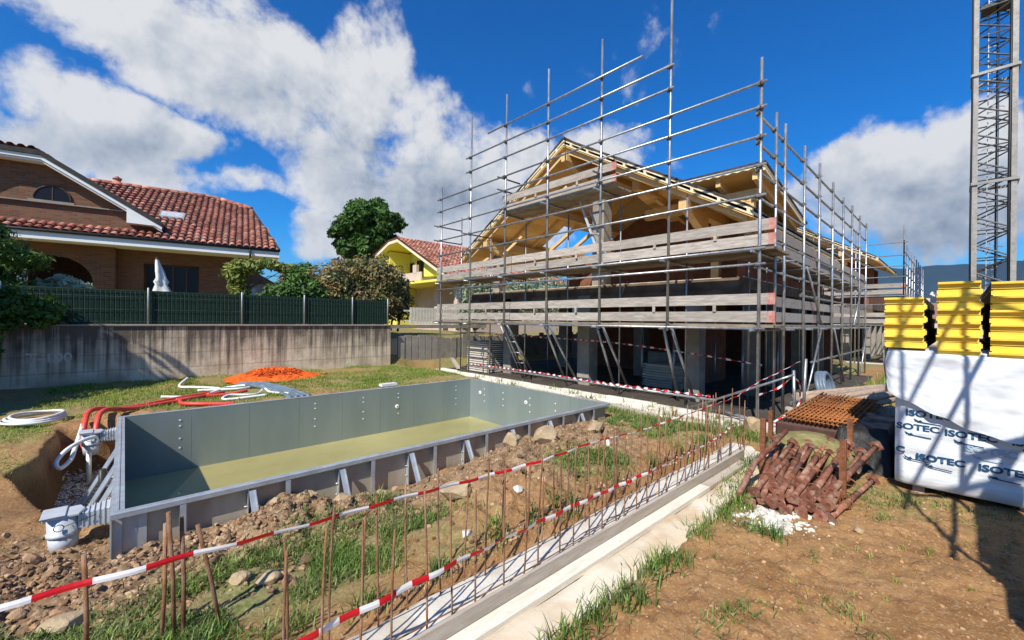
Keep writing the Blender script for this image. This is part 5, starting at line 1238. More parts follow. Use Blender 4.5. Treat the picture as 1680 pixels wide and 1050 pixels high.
# ------------------------------------------------------------------ footing, formwork, starter bars
ft = thing('foundation_strip', 'pale concrete foundation strip running toward the scaffold corner with rebar standing in it', 'foundation', (-3, 1.7, -.3))
g = np.random.default_rng(12)
def slab(name, x0, x1, y0, y1, z, mat, wob=.02, dx=.05):
    xs = np.arange(x0, x1, dx); V = []; n = len(xs); k = 7
    for i, x in enumerate(xs):
        for j in range(k):
            y = y0 + (y1 - y0) * j / (k - 1) + (wob * float(vnoise(np.array([x * 5.]), np.array([j * .1]))[0]) * 2 if j in (0, k - 1) else 0)
            V.append((x, y, z + .012 * float(fbm(np.array([x * 6.]), np.array([y * 9.]), 2)[0]) - (.05 if j in (0, k - 1) else 0)))
    F = [(i * k + j, (i + 1) * k + j, (i + 1) * k + j + 1, i * k + j + 1) for i in range(n - 1) for j in range(k - 1)]
    b = len(V)
    return npmesh(name, V, F, mat, ft, smooth=True)
slab('footing_top', -3, 7.25, 2.11, 2.56, .012, m_conc_white, .03)
slab('footing_pad', -3, 6.35, 1.66, 1.99, .006, m_conc_ochre, .05)
MB().box(-3, 7.2, 1.72, 2.5, -.3, -.045).build('footing_body', m_conc_white, ft)
fb = thing('formwork_board', 'long upright plank of formwork along the footing with a pale planed board at its foot', 'board', (-3, 2.08, 0))
MB().box(-3, 6.52, 2.075, 2.103, .0, .135).build('upright_board', m_formwork, fb)
MB().box(-3, 5.0, 1.955, 2.070, -.01, .035).build('foot_board', m_ledge, fb)
MB().box(5.005, 6.3, 1.96, 2.068, -.01, .03).build('foot_board', m_formwork, fb)
# each starter bar is its own object
def bar_mesh(r, h, seed, hook=False):
    gg = random.Random(seed); pts = []; k = 7; bx, by = gg.uniform(-.012, .012), gg.uniform(-.012, .012)
    for i in range(k): t = i / (k - 1); pts.append((bx * math.sin(t * 3), by * math.sin(t * 2.4), h * t))
    o = MB().path(pts, r, 7).build('rebar', m_rebar); me = o.data; bpy.data.objects.remove(o); return me
BARS = [bar_mesh(.0068, .88, s) for s in range(5)]
gr_ = random.Random(77); k_ = 0
ordn = ['first', 'second', 'third', 'fourth', 'fifth', 'sixth', 'seventh', 'eighth', 'ninth', 'tenth', 'eleventh', 'twelfth', 'thirteenth', 'fourteenth', 'fifteenth', 'sixteenth', 'seventeenth', 'eighteenth', 'nineteenth', 'twentieth'] + ['twenty-' + q for q in ('first', 'second', 'third', 'fourth', 'fifth', 'sixth', 'seventh', 'eighth', 'ninth')] + ['thirtieth'] + ['thirty-' + q for q in ('first', 'second', 'third')]
for row, (y, x0, dx, n, nm) in enumerate(((2.46, .62, .202, 33, 'back'), (2.22, .56, .206, 32, 'front'))):
    for i in range(n):
        x = x0 + i * dx + gr_.uniform(-.05, .05); me = BARS[gr_.randrange(5)]
        o = bpy.data.objects.new('rebar', me); COL.objects.link(o); o.location = (x, y + gr_.uniform(-.03, .03), -.03)
        s_ = gr_.uniform(.88, 1.08); o.scale = (1, 1, s_); o.rotation_euler = (gr_.uniform(-.035, .035), gr_.uniform(-.04, .04), gr_.uniform(0, 6))
        tag(o, 'rusty upright rebar, %s from the left in the %s row of the footing' % (ordn[i], nm), 'rebar', 'rebar standing in the footing')
for i in range(34):   # short bent ends crowding at the far end of the footing
    pass
stk = [((-.14, 3.2, 0), (-.15, 3.2, .66), 'single thick rusty stake at the far left holding the upper tape'), ((.17, 3.17, 0), (.19, 3.25, .70), 'rusty stake leaning in the bunch of three, left one'), ((.235, 3.2, 0), (.20, 3.2, .78), 'rusty stake in the bunch of three, tallest and middle one'), ((.27, 3.12, 0), (.265, 3.24, .72), 'rusty stake in the bunch of three, right one'), ((.46, 3.08, 0), (.33, 3.1, .70), 'rusty stake leaning left beside the bunch of three stakes')]
for a, b, lab in stk:
    a = Vector(a); b = Vector(b); a.z = -.05; mid = a.lerp(b, .5) + Vector((.008, 0, 0))
    tag(MB().path([a, mid, b], .0115, 8).build('rebar_stake', m_rebar, loc=tuple(a)), lab, 'stake', 'rusty stakes at the left')
for i, (yy, z, lab) in enumerate(((2.44, .06, 'back'), (2.24, .05, 'front'))):
    pts = [(x, yy + .015 * math.sin(x * 2 + i), z + .012 * math.sin(x * 1.7)) for x in np.linspace(.2, 7.2, 24)]
    tag(MB().path(pts, .005, 6).build('tie_bar', m_rebar, loc=pts[0]), 'long thin horizontal rebar lying along the feet of the %s row of uprights' % lab, 'rebar')
# ------------------------------------------------------------------ insulation load at the right
IX = 6.65
pack = thing('wrapped_insulation_pack', 'tall pack of insulation wrapped in white film with blue printed lettering, under the yellow panels', 'pack', (IX, .5, 0))
def packed():
    # film-wrapped block with gently bulging, creased faces
    y0, y1, z0, z1, x0, x1 = .50, -2.6, .10, 1.60, IX, IX + 3.3
    V = []; nu, nv = 120, 60; F = []
    for j in range(nv):
        z = z0 + (z1 - z0) * j / (nv - 1)
        for i in range(nu):
            y = y0 + (y1 - y0) * i / (nu - 1)
            e = min(1, (y0 - y) / .08); ez = min(1, (z - z0) / .08)
            dx = -.012 * math.sin(math.pi * (z - z0) / (z1 - z0)) + .016 * float(fbm(np.array([y * 3.]), np.array([z * 9.]), 4)[0]) + .05 * (1 - math.sqrt(max(0, e))) + .04 * (1 - math.sqrt(max(0, ez)))
            V.append((x0 + dx, y, z))
    F = [(j * nu + i, j * nu + i + 1, (j + 1) * nu + i + 1, (j + 1) * nu + i) for j in range(nv - 1) for i in range(nu - 1)]
    npmesh('front_film', V, F, m_pack, pack, smooth=True)
    MB().box(x0 + .055, x1, y1, y0 - .001, z0 + .02, z1 - .01).build('wrapped_body', m_pack, pack, bevel=.03)
    m = MB()
    for y in (.3, -.5, -1.3, -2.1): m.box(x0 + .12, x1, y - .05, y + .05, .0, .10)
    m.build('pallet', m_formwork, pack)
    # print: rows of the name with a small winged line below
    base = Matrix(((0, 0, -1, 0), (-1, 0, 0, 0), (0, 1, 0, 0), (0, 0, 0, 1)))
    def word(y, z, s=.094, mat=m_ink, ln=True, body='ISOTEC'):
        M4 = Matrix.Translation((IX - .022, y, z)) @ base
        text_obj('printed_name', body, s, mat, M4, pack, xs=1.22, bold=.0038)
        if ln:
            m = MB(); yy = y - .07; zz = z - .055
            m.v = []; x = IX - .0225
            m.add([(x, yy, zz + .03), (x, yy - .05, zz), (x, yy - .015, zz - .004)], [(0, 1, 2)]); m.add([(x, yy - .055, zz + .018), (x, yy - .075, zz - .002), (x, yy - .03, zz - .006)], [(0, 1, 2)])
            m.add([(x, yy - .03, zz), (x, yy - .22, zz - .012), (x, yy - .22, zz - .024), (x, yy - .03, zz - .012)], [(0, 1, 2, 3)])
            m.build('printed_emblem', mat, pack, recalc=False)
    for r_, (z, yo) in enumerate(((.905, .41), (.735, .095), (.42, .32))):
        for k in range(-1, 6):
            y = yo - .475 * k
            if y > .47: 
                if r_ == 1: word(y - .0, z, ln=True, body='ISOTEC') if y - .37 < .44 and False else None
                continue
            word(y, z)
    word(.485, .745, body='SOTEC'); word(.49, .47, body='C')
    word(-.04, .60, mat=m_ink_faint, body='ISOTEC', ln=True); word(-.5, .28, mat=m_ink_faint, ln=True)
packed()
# loose sheet of film thrown over the top, hanging down in front with a curved hem
def sheet():
    nu, nv = 90, 46; V = []
    ys = np.linspace(.585, -2.4, nu)
    hem_y = [.60, .57, .44, .23, 0, -.22, -.46, -1.0, -2.4]; hem_z = [1.36, 1.20, 1.09, .99, .88, .80, .77, .70, .8]
    for i, y in enumerate(ys):
        hz = float(np.interp(-y, [-q for q in hem_y], hem_z)) + .012 * math.sin(y * 21)
        for j in range(nv):
            t = j / (nv - 1); z = 1.66 - (1.66 - hz) * t
            w = .010 * float(fbm(np.array([y * 6 + z * 4]), np.array([z * 7. - y * 2]), 4)[0]) * 3 + .022 * math.sin(y * 9 + z * 7) * t
            x = IX - .05 - .045 * t - w; 
            if j < 3: x += .30 * (1 - j / 3)
            edge = max(0, (y - .50) / .09); V.append((x + .10 * edge ** 2, y + .01 * math.sin(z * 18), z + .02 * (j < 3)))
    F = [(i * nv + j, (i + 1) * nv + j, (i + 1) * nv + j + 1, i * nv + j + 1) for i in range(nu - 1) for j in range(nv - 1)]
    # side fold over the left end
    o = npmesh('film_sheet', V, F, m_film, smooth=True, loc=(IX - .05, .5, 1.0))
    tag(o, 'loose white film sheet draped over the front of the pack below the yellow panels', 'film sheet')
    m = MB(); V = []
    for j in range(14):
        z = 1.64 - .5 * j / 13
        for i in range(12):
            x = IX + .02 + 1.2 * i / 11; V.append((x, .60 + .012 * math.sin(x * 9 + z * 11) , z - .12 * (i / 11)))
    m.smooth = True; m.add(V, [(j * 12 + i, j * 12 + i + 1, (j + 1) * 12 + i + 1, (j + 1) * 12 + i) for j in range(13) for i in range(11)])
    m.build('side_fold', m_film, o, recalc=False)
sheet()
def panel_mesh(w, seed):
    """ship-lapped foam board: broad face block above a narrower, set-back tongue with a projecting lip"""
    m = MB(); L_ = 3.2; g = random.Random(seed); h = .073
    m.prism([(0.008, 0, 0), (0.004, 0, .046), (-.034, 0, .050), (-.036, 0, .070), (-.03, 0, .0725), (L_, 0, .0725), (L_, 0, 0)], (0, -w, 0)); m.m[0] = m.m[1] = 1
    o = m.build('insulation_panel', [m_yellow_panel, m_foil], bevel=0.0); me = o.data; bpy.data.objects.remove(o)
    m = MB(); m.prism([(-.012, 0, 0), (-.016, 0, .062), (-.004, 0, .0725), (L_, 0, .0725), (L_, 0, 0)], (0, -w, 0)); m.m[0] = m.m[1] = 1; m.mi = 0
    m.box(-.012, .03, .0, .012, .012, .058); m.box(-.012, .03, -w - .012, -w, .012, .058)
    o = m.build('insulation_panel', [m_yellow_panel, m_foil]); me2 = o.data; bpy.data.objects.remove(o)
    return me, me2
pa, pb = panel_mesh(.345, 1)
g = random.Random(3)
def nth(i): return ordn[i]
for si, (y, z0, n, nm, w) in enumerate(((.585, 1.68, 8, 'shortest left-hand stack', .335), (.15, 1.62, 11, 'middle stack', .32), (-.24, 1.60, 11, 'stack at the right edge', .36))):
    for i in range(n):
        lip = (n - 1 - i) % 2 == 0
        o = bpy.data.objects.new('insulation_panel', pa if lip else pb); COL.objects.link(o)
        o.location = (IX + (-.02 if lip else .012) + g.uniform(-.006, .006), y + (.012 if lip else 0) + g.uniform(-.007, .007), z0 + i * .0732); o.scale = (1, w / .345, 1)
        o.rotation_euler = (0, 0, g.uniform(-.012, .012))
        tag(o, 'yellow insulation panel, %s from the top of the %s' % (nth(n - 1 - i), nm), 'insulation panel', 'yellow insulation panels')
tag(MB().prism([(IX + .05, .225, 2.30), (IX + .05, .17, 2.26), (IX + .5, .17, 2.26), (IX + .5, .225, 2.3)], (0, -.02, .03)).build('foil_scrap', m_film, loc=(IX, .2, 2.28)), 'crumpled scrap of film between the left and middle yellow stacks', 'film scrap')

# ------------------------------------------------------------------ rack with mesh, props and logs
rack = thing('storage_rack', 'rusty steel rack of four upright posts holding the red-brown props', 'rack', (6.3, 1.3, 0))
for x, y, h in ((6.02, 1.70, .72), (6.80, .93, .74), (5.58, .82, .72), (7.2, 1.93, .62)): 
    m = MB(); m.box(x - .028, x + .028, y - .028, y + .028, -.05, h); m.build('post', m_rust, rack)
m = MB(); m.beam((6.02, 1.70, .03), (5.58, .82, .03), .05, .05); m.beam((6.8, .93, .03), (7.2, 1.93, .03), .05, .05); m.build('foot_rail', m_rust, rack)
ms = thing('rebar_mesh_stack', 'stack of rusty reinforcing mesh sheets lying flat behind the prop rack', 'mesh', (7.0, 1.3, .6))
for k in range(4):
    z = .50 + k * .028; m = MB(); jx = random.uniform(-.08, .08); jy = random.uniform(-.05, .05)
    for i in range(16): x = 7.3 + i * .17 + jx; m.tube((x, .98 + jy, z + .02 * math.sin(i)), (x + .05, 1.80 + jy, z + .01 * math.sin(i * 2)), .008, 5)
    for i in range(15): y = 1.0 + i * .056 + jy; m.tube((7.25 + jx, y, z + .012), (10.0 + jx, y + .02, z + .012 + .02 * math.sin(i)), .007, 5)
    m.build('mesh_sheet', m_mesh_rust, ms)
m = MB(); m.box(7.3, 9.6, 1.1, 1.9, -.05, .46); tag(m.build('pallet_load', m_darkwood, loc=(6.9, .95, 0), bevel=.03), 'dark timber load under the rusty mesh sheets', 'pallet')
def add_shade_mound():  # black mound added in place of the deep shade beside the pack
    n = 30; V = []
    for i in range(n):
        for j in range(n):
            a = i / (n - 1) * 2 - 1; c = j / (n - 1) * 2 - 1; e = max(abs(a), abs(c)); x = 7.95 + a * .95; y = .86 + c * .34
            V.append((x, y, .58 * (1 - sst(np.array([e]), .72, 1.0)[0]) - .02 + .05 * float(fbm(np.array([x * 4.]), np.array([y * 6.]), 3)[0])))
    tag(npmesh('shade_mound', V, [(i * n + j, (i + 1) * n + j, (i + 1) * n + j + 1, i * n + j + 1) for i in range(n - 1) for j in range(n - 1)], M('black_shade_fill', (.012,.011,.010), (.025,.022,.02), 4, .5, bump=.3, bscale=9, dist=.01), smooth=True, loc=(7.95, .86, 0)), 'black mound standing in for the deep shade between the mesh stack and the wrapped pack', 'shade_mound')
add_shade_mound()
# moss-grown lumpy heap between mesh and props
o = MB(); v, f = ICO[3]; nn = 1 + .18 * fbm(v[:, 0] * 3 + 5, v[:, 1] * 3 + v[:, 2] * 2, 3); o.smooth = True
o.add((v * nn[:, None] * [.50, .50, .26] + [6.75, 1.35, .22]).tolist(), f.tolist())
tag(o.build('earth_heap', M('mossy_earth', (.20, .17, .06), (.34, .28, .13), 6, .95, bump=.7, bscale=22, c3=(.12, .15, .04), s3=8, f3=.8, dist=.004), loc=(6.45, 1.3, 0)), 'mossy heap of earth between the rusty mesh and the red-brown props', 'heap')
# adjustable steel props, tubes with square end plates
def prop_meshes():
    m = MB(); L_ = 1.42; m.path([(0, 0, 0), (L_ * .62, 0, 0)], .030, 12); m.path([(L_ * .62, 0, 0), (L_, 0, 0)], .024, 12)
    o = m.build('tube', m_prop); t = o.data; bpy.data.objects.remove(o)
    m = MB(); pts = [(0.0, .062 * math.cos(a) * (1 if abs(math.cos(a)) < .8 else 1.1), .062 * math.sin(a)) for a in np.linspace(0, 2 * math.pi, 9)[:-1]]
    n = 14; ring = []
    for i in range(n):
        a = 2 * math.pi * i / n; q = 1 / max(abs(math.cos(a + .78)), abs(math.sin(a + .78))); ring.append((.055 * q * math.cos(a), .055 * q * math.sin(a)))
    V = [(x, y, z) for x in (-.006, .0) for y, z in ring] + [(x, .019 * math.cos(2 * math.pi * i / n), .019 * math.sin(2 * math.pi * i / n)) for x in (-.006, .0) for i in range(n)]
    F = []
    for i in range(n):
        j = (i + 1) % n; F += [(i, j, 2 * n + j, 2 * n + i), (n + i, 3 * n + i, 3 * n + j, n + j), (i, n + i, n + j, j), (2 * n + i, 2 * n + j, 3 * n + j, 3 * n + i)]
    m.add(V, F); m.path([(0, 0, 0), (.05, 0, 0)], .032, 12, cap=False); o = m.build('end_plate', m_prop); p = o.data; bpy.data.objects.remove(o)
    m = MB(); m.path([(.78, 0, 0), (.80, 0, 0), (.86, 0, 0), (.88, 0, 0)], [.034, .040, .040, .034], 12); m.path(curve_pts([(.83, .04, 0), (.83, .085, .03), (.83, .06, .08), (.83, -.02, .06), (.83, -.045, 0)], 4), .006, 5); o = m.build('collar', m_rust); c = o.data; bpy.data.objects.remove(o)
    return t, p, c
pt_, pp_, pc_ = prop_meshes()
gp = random.Random(19); cnt = 0
rows = [('bottom', .045, 9), ('second', .105, 8), ('third', .165, 7), ('top', .225, 5)]
for rn, z, n in rows:
    for i in range(n):
        f = (i + .5) / n; x = 4.98 - .34 * gp.random() + 1.15 * z + .18 * f; y = 1.50 - .70 * f + gp.uniform(-.02, .02)
        yaw = R(5) + R(-7) * f + gp.uniform(-.10, .10) - .08 * (rn == 'top') ; pitch = -.05 - .16 * (z > .1) * gp.uniform(.4, 1)
        t = bpy.data.objects.new('steel_prop', None); COL.objects.link(t); t.empty_display_size = .1
        t.location = (x, y, gz(x, y) * .3 + z); t.rotation_euler = (0, pitch, yaw)
        tag(t, 'red-brown adjustable steel prop, %s from the left in the %s layer of the pile' % (ordn[i], rn), 'prop', 'red-brown steel props piled in the rack'); OFF[t.name] = Vector((0, 0, 0))
        ch = []
        for nm, me in (('tube', pt_), ('end_plate', pp_), ('collar', pc_)):
            o = bpy.data.objects.new(nm, me); COL.objects.link(o); o.parent = t
            if nm == 'end_plate': o.rotation_euler = (gp.uniform(0, 6), gp.uniform(-.05, .05), 0)
            if nm == 'collar': o.rotation_euler = (gp.uniform(0, 6), 0, 0); o.location.x = gp.uniform(-.5, .02)
            ch.append(o)
        o = bpy.data.objects.new('end_plate', pp_); COL.objects.link(o); o.parent = t; o.location = (1.42, 0, 0); o.rotation_euler = (gp.uniform(0, 6), 0, math.pi)
# one longer prop sticking out to the left
tag(MB().path([(4.86, 1.60, .10), (5.45, 1.63, .28), (6.15, 1.48, .58)], .030, 12).build('steel_prop', m_prop, loc=(4.86, 1.6, .1)), 'long red-brown tube leaning over the left side of the prop pile', 'prop', 'red-brown steel props piled in the rack')
# round timber posts lying behind the mesh
for i in range(9):
    row = 0 if i < 5 else 1; j = i if i < 5 else i - 5
    x0 = 8.9 + .3 * random.random() + j * .16; y0 = 1.60 + j * .155 + row * .07; z = .34 + row * .155
    L_ = 3.0 + random.random() * .9; r0 = .068 + .016 * random.random()
    m = MB(); pts = [(x0 + L_ * t, y0 - .26 * L_ * t + .02 * math.sin(3 * t + i), z + .03 * math.sin(2 * t + i)) for t in np.linspace(0, 1, 7)]
    m.path(pts, [r0 * (1 - .2 * t) for t in np.linspace(0, 1, 7)], 12)
    tag(m.build('timber_post', m_log, loc=pts[0]), 'round timber post, %s from the right in the %s row behind the mesh' % (ordn[j], 'lower' if row == 0 else 'upper'), 'post', 'round timber posts')
for x in (9.7, 11.3): tag(MB().box(x, x + .12, .75, 2.35, -.05, .27).build('support_beam', m_formwork, loc=(x, .7, 0)), '%s cross timber under the round posts' % ('near' if x < 10 else 'far'), 'timber')
# corrugated pipe coil on the slab edge
m = MB()
for k in range(3):
    m.path([(12.0 + .42 * math.cos(t) + .05 * k, 2.15 + .16 * math.sin(t) * .6 - .05 * k, .42 + .36 * math.sin(t) + .0 * k) for t in np.linspace(0, 2 * math.pi, 24)[:-1]], .055, 8, closed=True)
m.path([(11.3, 2.6, .1), (11.9, 2.4, .09), (12.6, 2.2, .12)], .055, 8); m.path([(11.1, 2.45, .22), (11.9, 2.3, .2), (12.5, 2.1, .2)], .055, 8)
tag(m.build('conduit_coil', m_grey_pipe, loc=(12, 2.15, 0)), 'coil of blue-grey corrugated conduit on the ground behind the scaffold corner', 'pipe coil')

# ------------------------------------------------------------------ tower crane mast
def lattice(root, x0, y0, w, z0, z1, bayh, leg, mat_l, mat_b, rear_w=None):
    for x, y in ((x0, y0), (x0 + w, y0), (x0 + w, y0 - w), (x0, y0 - w)): 
        MB().box(x - leg / 2, x + leg / 2, y - leg / 2, y + leg / 2, z0, z1).build('leg', mat_l, root)
    faces = [((x0, y0), (x0, y0 - w)), ((x0 + w, y0), (x0 + w, y0 - w)), ((x0, y0), (x0 + w, y0)), ((x0, y0 - w), (x0 + w, y0 - w))]
    for fi, (a, b) in enumerate(faces):
        z = z0; k = 0; m = MB()
        while z < z1:
            A = Vector((*a, z)); B = Vector((*b, z)); C = Vector((*(b if k % 2 == 0 else a), z)); D = Vector((*(a if k % 2 == 0 else b), z + bayh))
            m.beam(A, B, .05, .05) if k % 2 == 0 else None
            m.beam(C, D, .05, .05, (1, 1, 0)); z += bayh; k += 1
        m.build('bracing', mat_b, root)
crane = thing('tower_crane', 'grey lattice mast of a tower crane rising beyond the yellow panels at the right edge', 'crane', (28, -.45, 0))
lattice(crane, 28, -.455, 1.14, 0, 24, .62, .17, m_crane, m_crane_d)
for z in (8.3, 13.2, 3.5, 18.5):
    m = MB(); e = .12; 
    for a, b in (((28 - e, -.455 + e), (28 - e, -1.6 - e)), ((28 - e, -.455 + e), (29.14 + e, -.455 + e)), ((28 - e, -1.6 - e), (29.14 + e, -1.6 - e)), ((29.14 + e, -.455 + e), (29.14 + e, -1.6 - e))): m.beam((*a, z), (*b, z), .07, .12)
    m.build('collar_frame', m_crane, crane)
m = MB()
for dy in (0, .32): m.beam((28.9, -.85 - dy, 0), (28.9, -.85 - dy, 24), .03, .03)
z = .3
while z < 24: m.beam((28.9, -.85, z), (28.9, -1.17, z), .02, .02); z += .3
for q in range(26):
    z = 1 + q * .9
    pts = [(28.9 - .32 * math.sin(t), -1.01 + .34 * math.cos(t), z) for t in np.linspace(0, math.pi, 7)]; m.path(pts, .012, 4)
m.build('ladder_cage', m_post_grey, crane)
m = MB(); m.path([(27.9, -.36, 0), (27.88, -.33, 6), (27.9, -.35, 12), (27.88, -.34, 24)], .035, 6); m.path([(28.0, -1.5, 0), (27.98, -1.45, 7), (28.02, -1.5, 24)], .05, 6); m.path([(28.5, -1.1, 0), (28.5, -1.1, 24)], .03, 6); m.build('cable', m_black, crane)
for z in (16.2,): MB().box(28.1, 29.0, -1.5, -.6, z, z + .12).build('platform', m_crane_d, crane)
m = MB(); m.box(27.2, 30, -2.8, .4, 0, .6); m.build('base_block', m_conc, crane)

# ------------------------------------------------------------------ next building with its scaffolding
s2 = thing('unfinished_house', 'second unfinished timber-roofed house far behind the first, left of the crane', 'house', (28, 3, 0))
building(s2, 18.3, -.25, True, RZ=8.3)
c2 = thing('scaffolding', 'distant scaffolding around the second unfinished house, between the first scaffold and the crane', 'scaffolding', (27, 1.8, 0))
cp = []
for x in [26.6 + 1.7 * i for i in range(10)]: MB().path([(x, 1.75, 0), (x, 1.75, 5.9)], .03, 6).build('pole', m_galv, c2)
for z in (1.9, 3.3, 3.9, 4.4, 4.9, 5.4): MB().path([(26.6, 1.75, z), (42, 1.75, z)], .026, 6).build('ledger', m_galv, c2)
for y in [1.75 + 1.75 * i for i in range(6)]: MB().path([(26.6, y, 0), (26.6, y, 6.6)], .03, 6).build('pole', m_galv, c2)
for z in (1.9, 2.9, 3.3, 4.2, 4.7, 5.2, 5.8): MB().path([(26.55, 1.6, z), (26.55, 10.6, z)], .026, 6).build('ledger', m_galv, c2)
for z0 in (2.0, 2.3, 3.4, 3.7): board_y(c2, 26.6, 1.7, 5.6, z0, z0 + .21, True, True); board_y(c2, 26.62, 5.5, 9.8, z0, z0 + .21); board_x(c2, 1.8, 27, 34, z0, z0 + .2)
deck(c2, 26.65, 27.5, 1.8, 10, 1.92); deck(c2, 26.65, 27.5, 1.8, 10, 3.33)

# ------------------------------------------------------------------ outside the frame at the right: a lattice added unseen to cast shade on the pack
tw = thing('shade_lattice', 'unseen grey lattice on solid blocks, added to throw shade on the wrapped pack', 'tower', (2.9, -2.6, 0))
m = MB(); m.box(2.3, 4.6, -3.5, -.86, 0, 1.0); m.box(2.3, 4.6, -3.5, -.86, 1.02, 2.0); m.build('shade_block', m_conc, tw, bevel=.03)
for y0, y1 in ((-1.05, -1.25), (-1.40, -1.72), (-1.84, -2.2), (-2.32, -3.2)): MB().box(2.3, 4.5, y0, y1, 2.02, 2.62).build('shade_beam', m_crane, tw)  # gaps between these added beams let strips of sun through
def tower():  # unseen bars laid out to throw thin shadow stripes
    x0, x1, ya, yb = 2.6, 4.0, -1.0, -2.6
    for x in (x0, x1):
        for y in (ya, yb): MB().box(x - .018, x + .018, y - .018, y + .018, 2.0, 7).build('leg', m_crane, tw)
    for y in (ya, yb):
        m = MB(); z = 3.0; k = 0
        while z < 6.6: m.beam((x0 - .4, y, z), (x1 + .4, y, z), .035, .035); z += 1.05; k += 1
        m.build('bracing', m_crane, tw)
    m = MB()
    for y, z in ((-1.2, 3.1), (-1.45, 3.7), (-1.75, 3.2), (-2.05, 4.1), (-2.35, 3.5)): m.beam((x0 - .4, y, z), (x1 + .4, y, z), .045, .045)
    m.beam((x1, ya, 3.3), (x1, yb, 4.2), .06, .06); m.beam((x1, yb, 4.2), (x1, ya, 5.1), .05, .05); m.beam((x0, ya, 4.2), (x0, yb, 5.1), .05, .05)
    m.build('stripe_bars', m_crane, tw)
tower()

# ------------------------------------------------------------------ stones
def instanced(name, pts, sizes, mat, seed, sub=1, flat=.7, tintv=None, **kw):
    g = np.random.default_rng(seed); v, f = ICO[sub]; n = len(pts); k = len(v)
    tmpl = []
    for t in range(8):
        d = v * (1 + .5 * (g.random((k, 1)) - .5))
        for _ in range(6):
            ax = g.normal(size=3); ax /= np.linalg.norm(ax); hh = d @ ax; d = d - np.outer(np.clip(hh - g.uniform(.45, .75), 0, None), ax)
        d[:, 2] *= flat; d[:, 0] *= g.uniform(.8, 1.3); tmpl.append(d)
    V = np.empty((n, k, 3)); 
    for i in range(n):
        a = g.random() * 6.283; c, s = math.cos(a), math.sin(a); b_ = g.normal() * .4; cb, sb = math.cos(b_), math.sin(b_)
        d = tmpl[g.integers(8)] @ np.array([[c, s, 0], [-s, c, 0], [0, 0, 1]]) @ np.array([[cb, 0, sb], [0, 1, 0], [-sb, 0, cb]]); V[i] = d * sizes[i] + pts[i]
    F = (f[None] + (np.arange(n) * k)[:, None, None]).reshape(-1, 3)
    return npmesh(name, V.reshape(-1, 3), F, mat, tint=np.repeat(g.random(n), len(f)), smooth=False, **kw)
def scatter(n, fn, seed):
    g = np.random.default_rng(seed); out = []
    while len(out) < n:
        P = fn(g, n); P = P[keep(P)]; out = P if len(out) == 0 else np.concatenate([out, P])
    out = out[:n]; z = height(out[:, 0], out[:, 1]); return np.column_stack([out, z]), g
def keep(P):
    x, y = P[:, 0], P[:, 1]
    return ~((x > PX0 - .09) & (x < PX1 + .09) & (y > PY0 - .10) & (y < PY1 + .1)) & ~((y > 1.62) & (y < 2.6) & (x > -3) & (x < 7.2))
def f1(g, n):
    c = g.random(n); x = np.where(c < .35, g.normal(-.9, .8, n), np.where(c < .6, g.normal(1.1, .75, n), g.normal(4.4, 1.6, n)))
    y = np.where(c < .35, g.normal(4.45, .55, n), np.where(c < .6, g.normal(4.15, .35, n), g.normal(3.75, .48, n))); ok = (y > 2.65) & (x < 7.9) & (x > -2.6)
    return np.column_stack([x, y])[ok]
P, g = scatter(9500, f1, 101); s = .006 + .024 * g.random(len(P)) ** 3.2 + (P[:, 0] < .9) * .012 * g.random(len(P)) ** 1.5; P[:, 2] += s * .1
tag(instanced('rubble', P, s, m_stone, 1), kind='stuff')
P, g = scatter(380, f1, 102); s = .022 + .045 * g.random(len(P)) ** 3; P[:, 2] += s * .1
tag(instanced('rubble', P, s, m_stone, 2, sub=2), kind='stuff')
def f2(g, n): return np.column_stack([g.uniform(-.62, -.06, n), g.uniform(5.9, 8.9, n)])
P, g = scatter(3500, f2, 103); P = P[P[:, 2] < -.30]; s = .008 + .018 * g.random(len(P)) ** 2
tag(instanced('gravel', P, s, M('pit_gravel', (.30, .29, .27), (.55, .53, .49), 8, .9, tint=.5), 3), kind='stuff')
def f3(g, n): return np.column_stack([g.uniform(.6, 7, n), g.uniform(-.8, 1.6, n)])
P, g = scatter(2600, f3, 104); s = .004 + .017 * g.random(len(P)) ** 3; P[:, 2] += s * .1
tag(instanced('clods', P, s, M('clay_clods', (.33, .19, .09), (.42, .27, .15), 5, .95, tint=.35), 4), kind='stuff')
def f5(g, n): return np.column_stack([g.normal(4.72, .17, n), g.normal(1.24, .14, n)])
P, g = scatter(420, f5, 105); s = .008 + .04 * g.random(len(P)) ** 3; P[:, 2] += s * .2
tag(instanced('plaster_rubble', P, s, m_whitestone, 5), kind='stuff')
def f6(g, n): return np.column_stack([g.uniform(1.2, 7.2, n), 2.60 + g.normal(0, .05, n)])
P, g = scatter(700, lambda g, n: f6(g, n)[(f6(g, n)[:, 1] > 0)], 106); s = .012 + .02 * g.random(len(P)) ** 2
tag(instanced('clods', P, s, m_stone, 6), kind='stuff')
def boulder(x, y, r, fl, lab, mat=m_boulder, seed=0, sink=.2, grp=None):
    v, f = ICO[3]; g = np.random.default_rng(seed); o_ = g.random(3) * 50
    n = 1 + .32 * fbm(v[:, 0] * 1.4 + o_[0], v[:, 1] * 1.4 + v[:, 2] + o_[1], 3); q = v * n[:, None]
    q = q * (1 + .10 * fbm(v[:, 0] * 5 + o_[2], v[:, 1] * 5 + v[:, 2] * 4, 3))[:, None]
    for _ in range(9):   # chipped facets
        d = g.normal(size=3); d /= np.linalg.norm(d); h = q @ d; q = q - np.outer(np.clip(h - .70, 0, None), d)
    c = np.array([x, y, gz(x, y) + r * fl * (1 - sink) * .5]); m = MB(); m.smooth = False; m.add((q * [r, r * .8, r * fl] + c).tolist(), f.tolist())
    tag(m.build('boulder', mat, loc=tuple(c)), lab, 'rock', grp or 'boulders on the heaps')
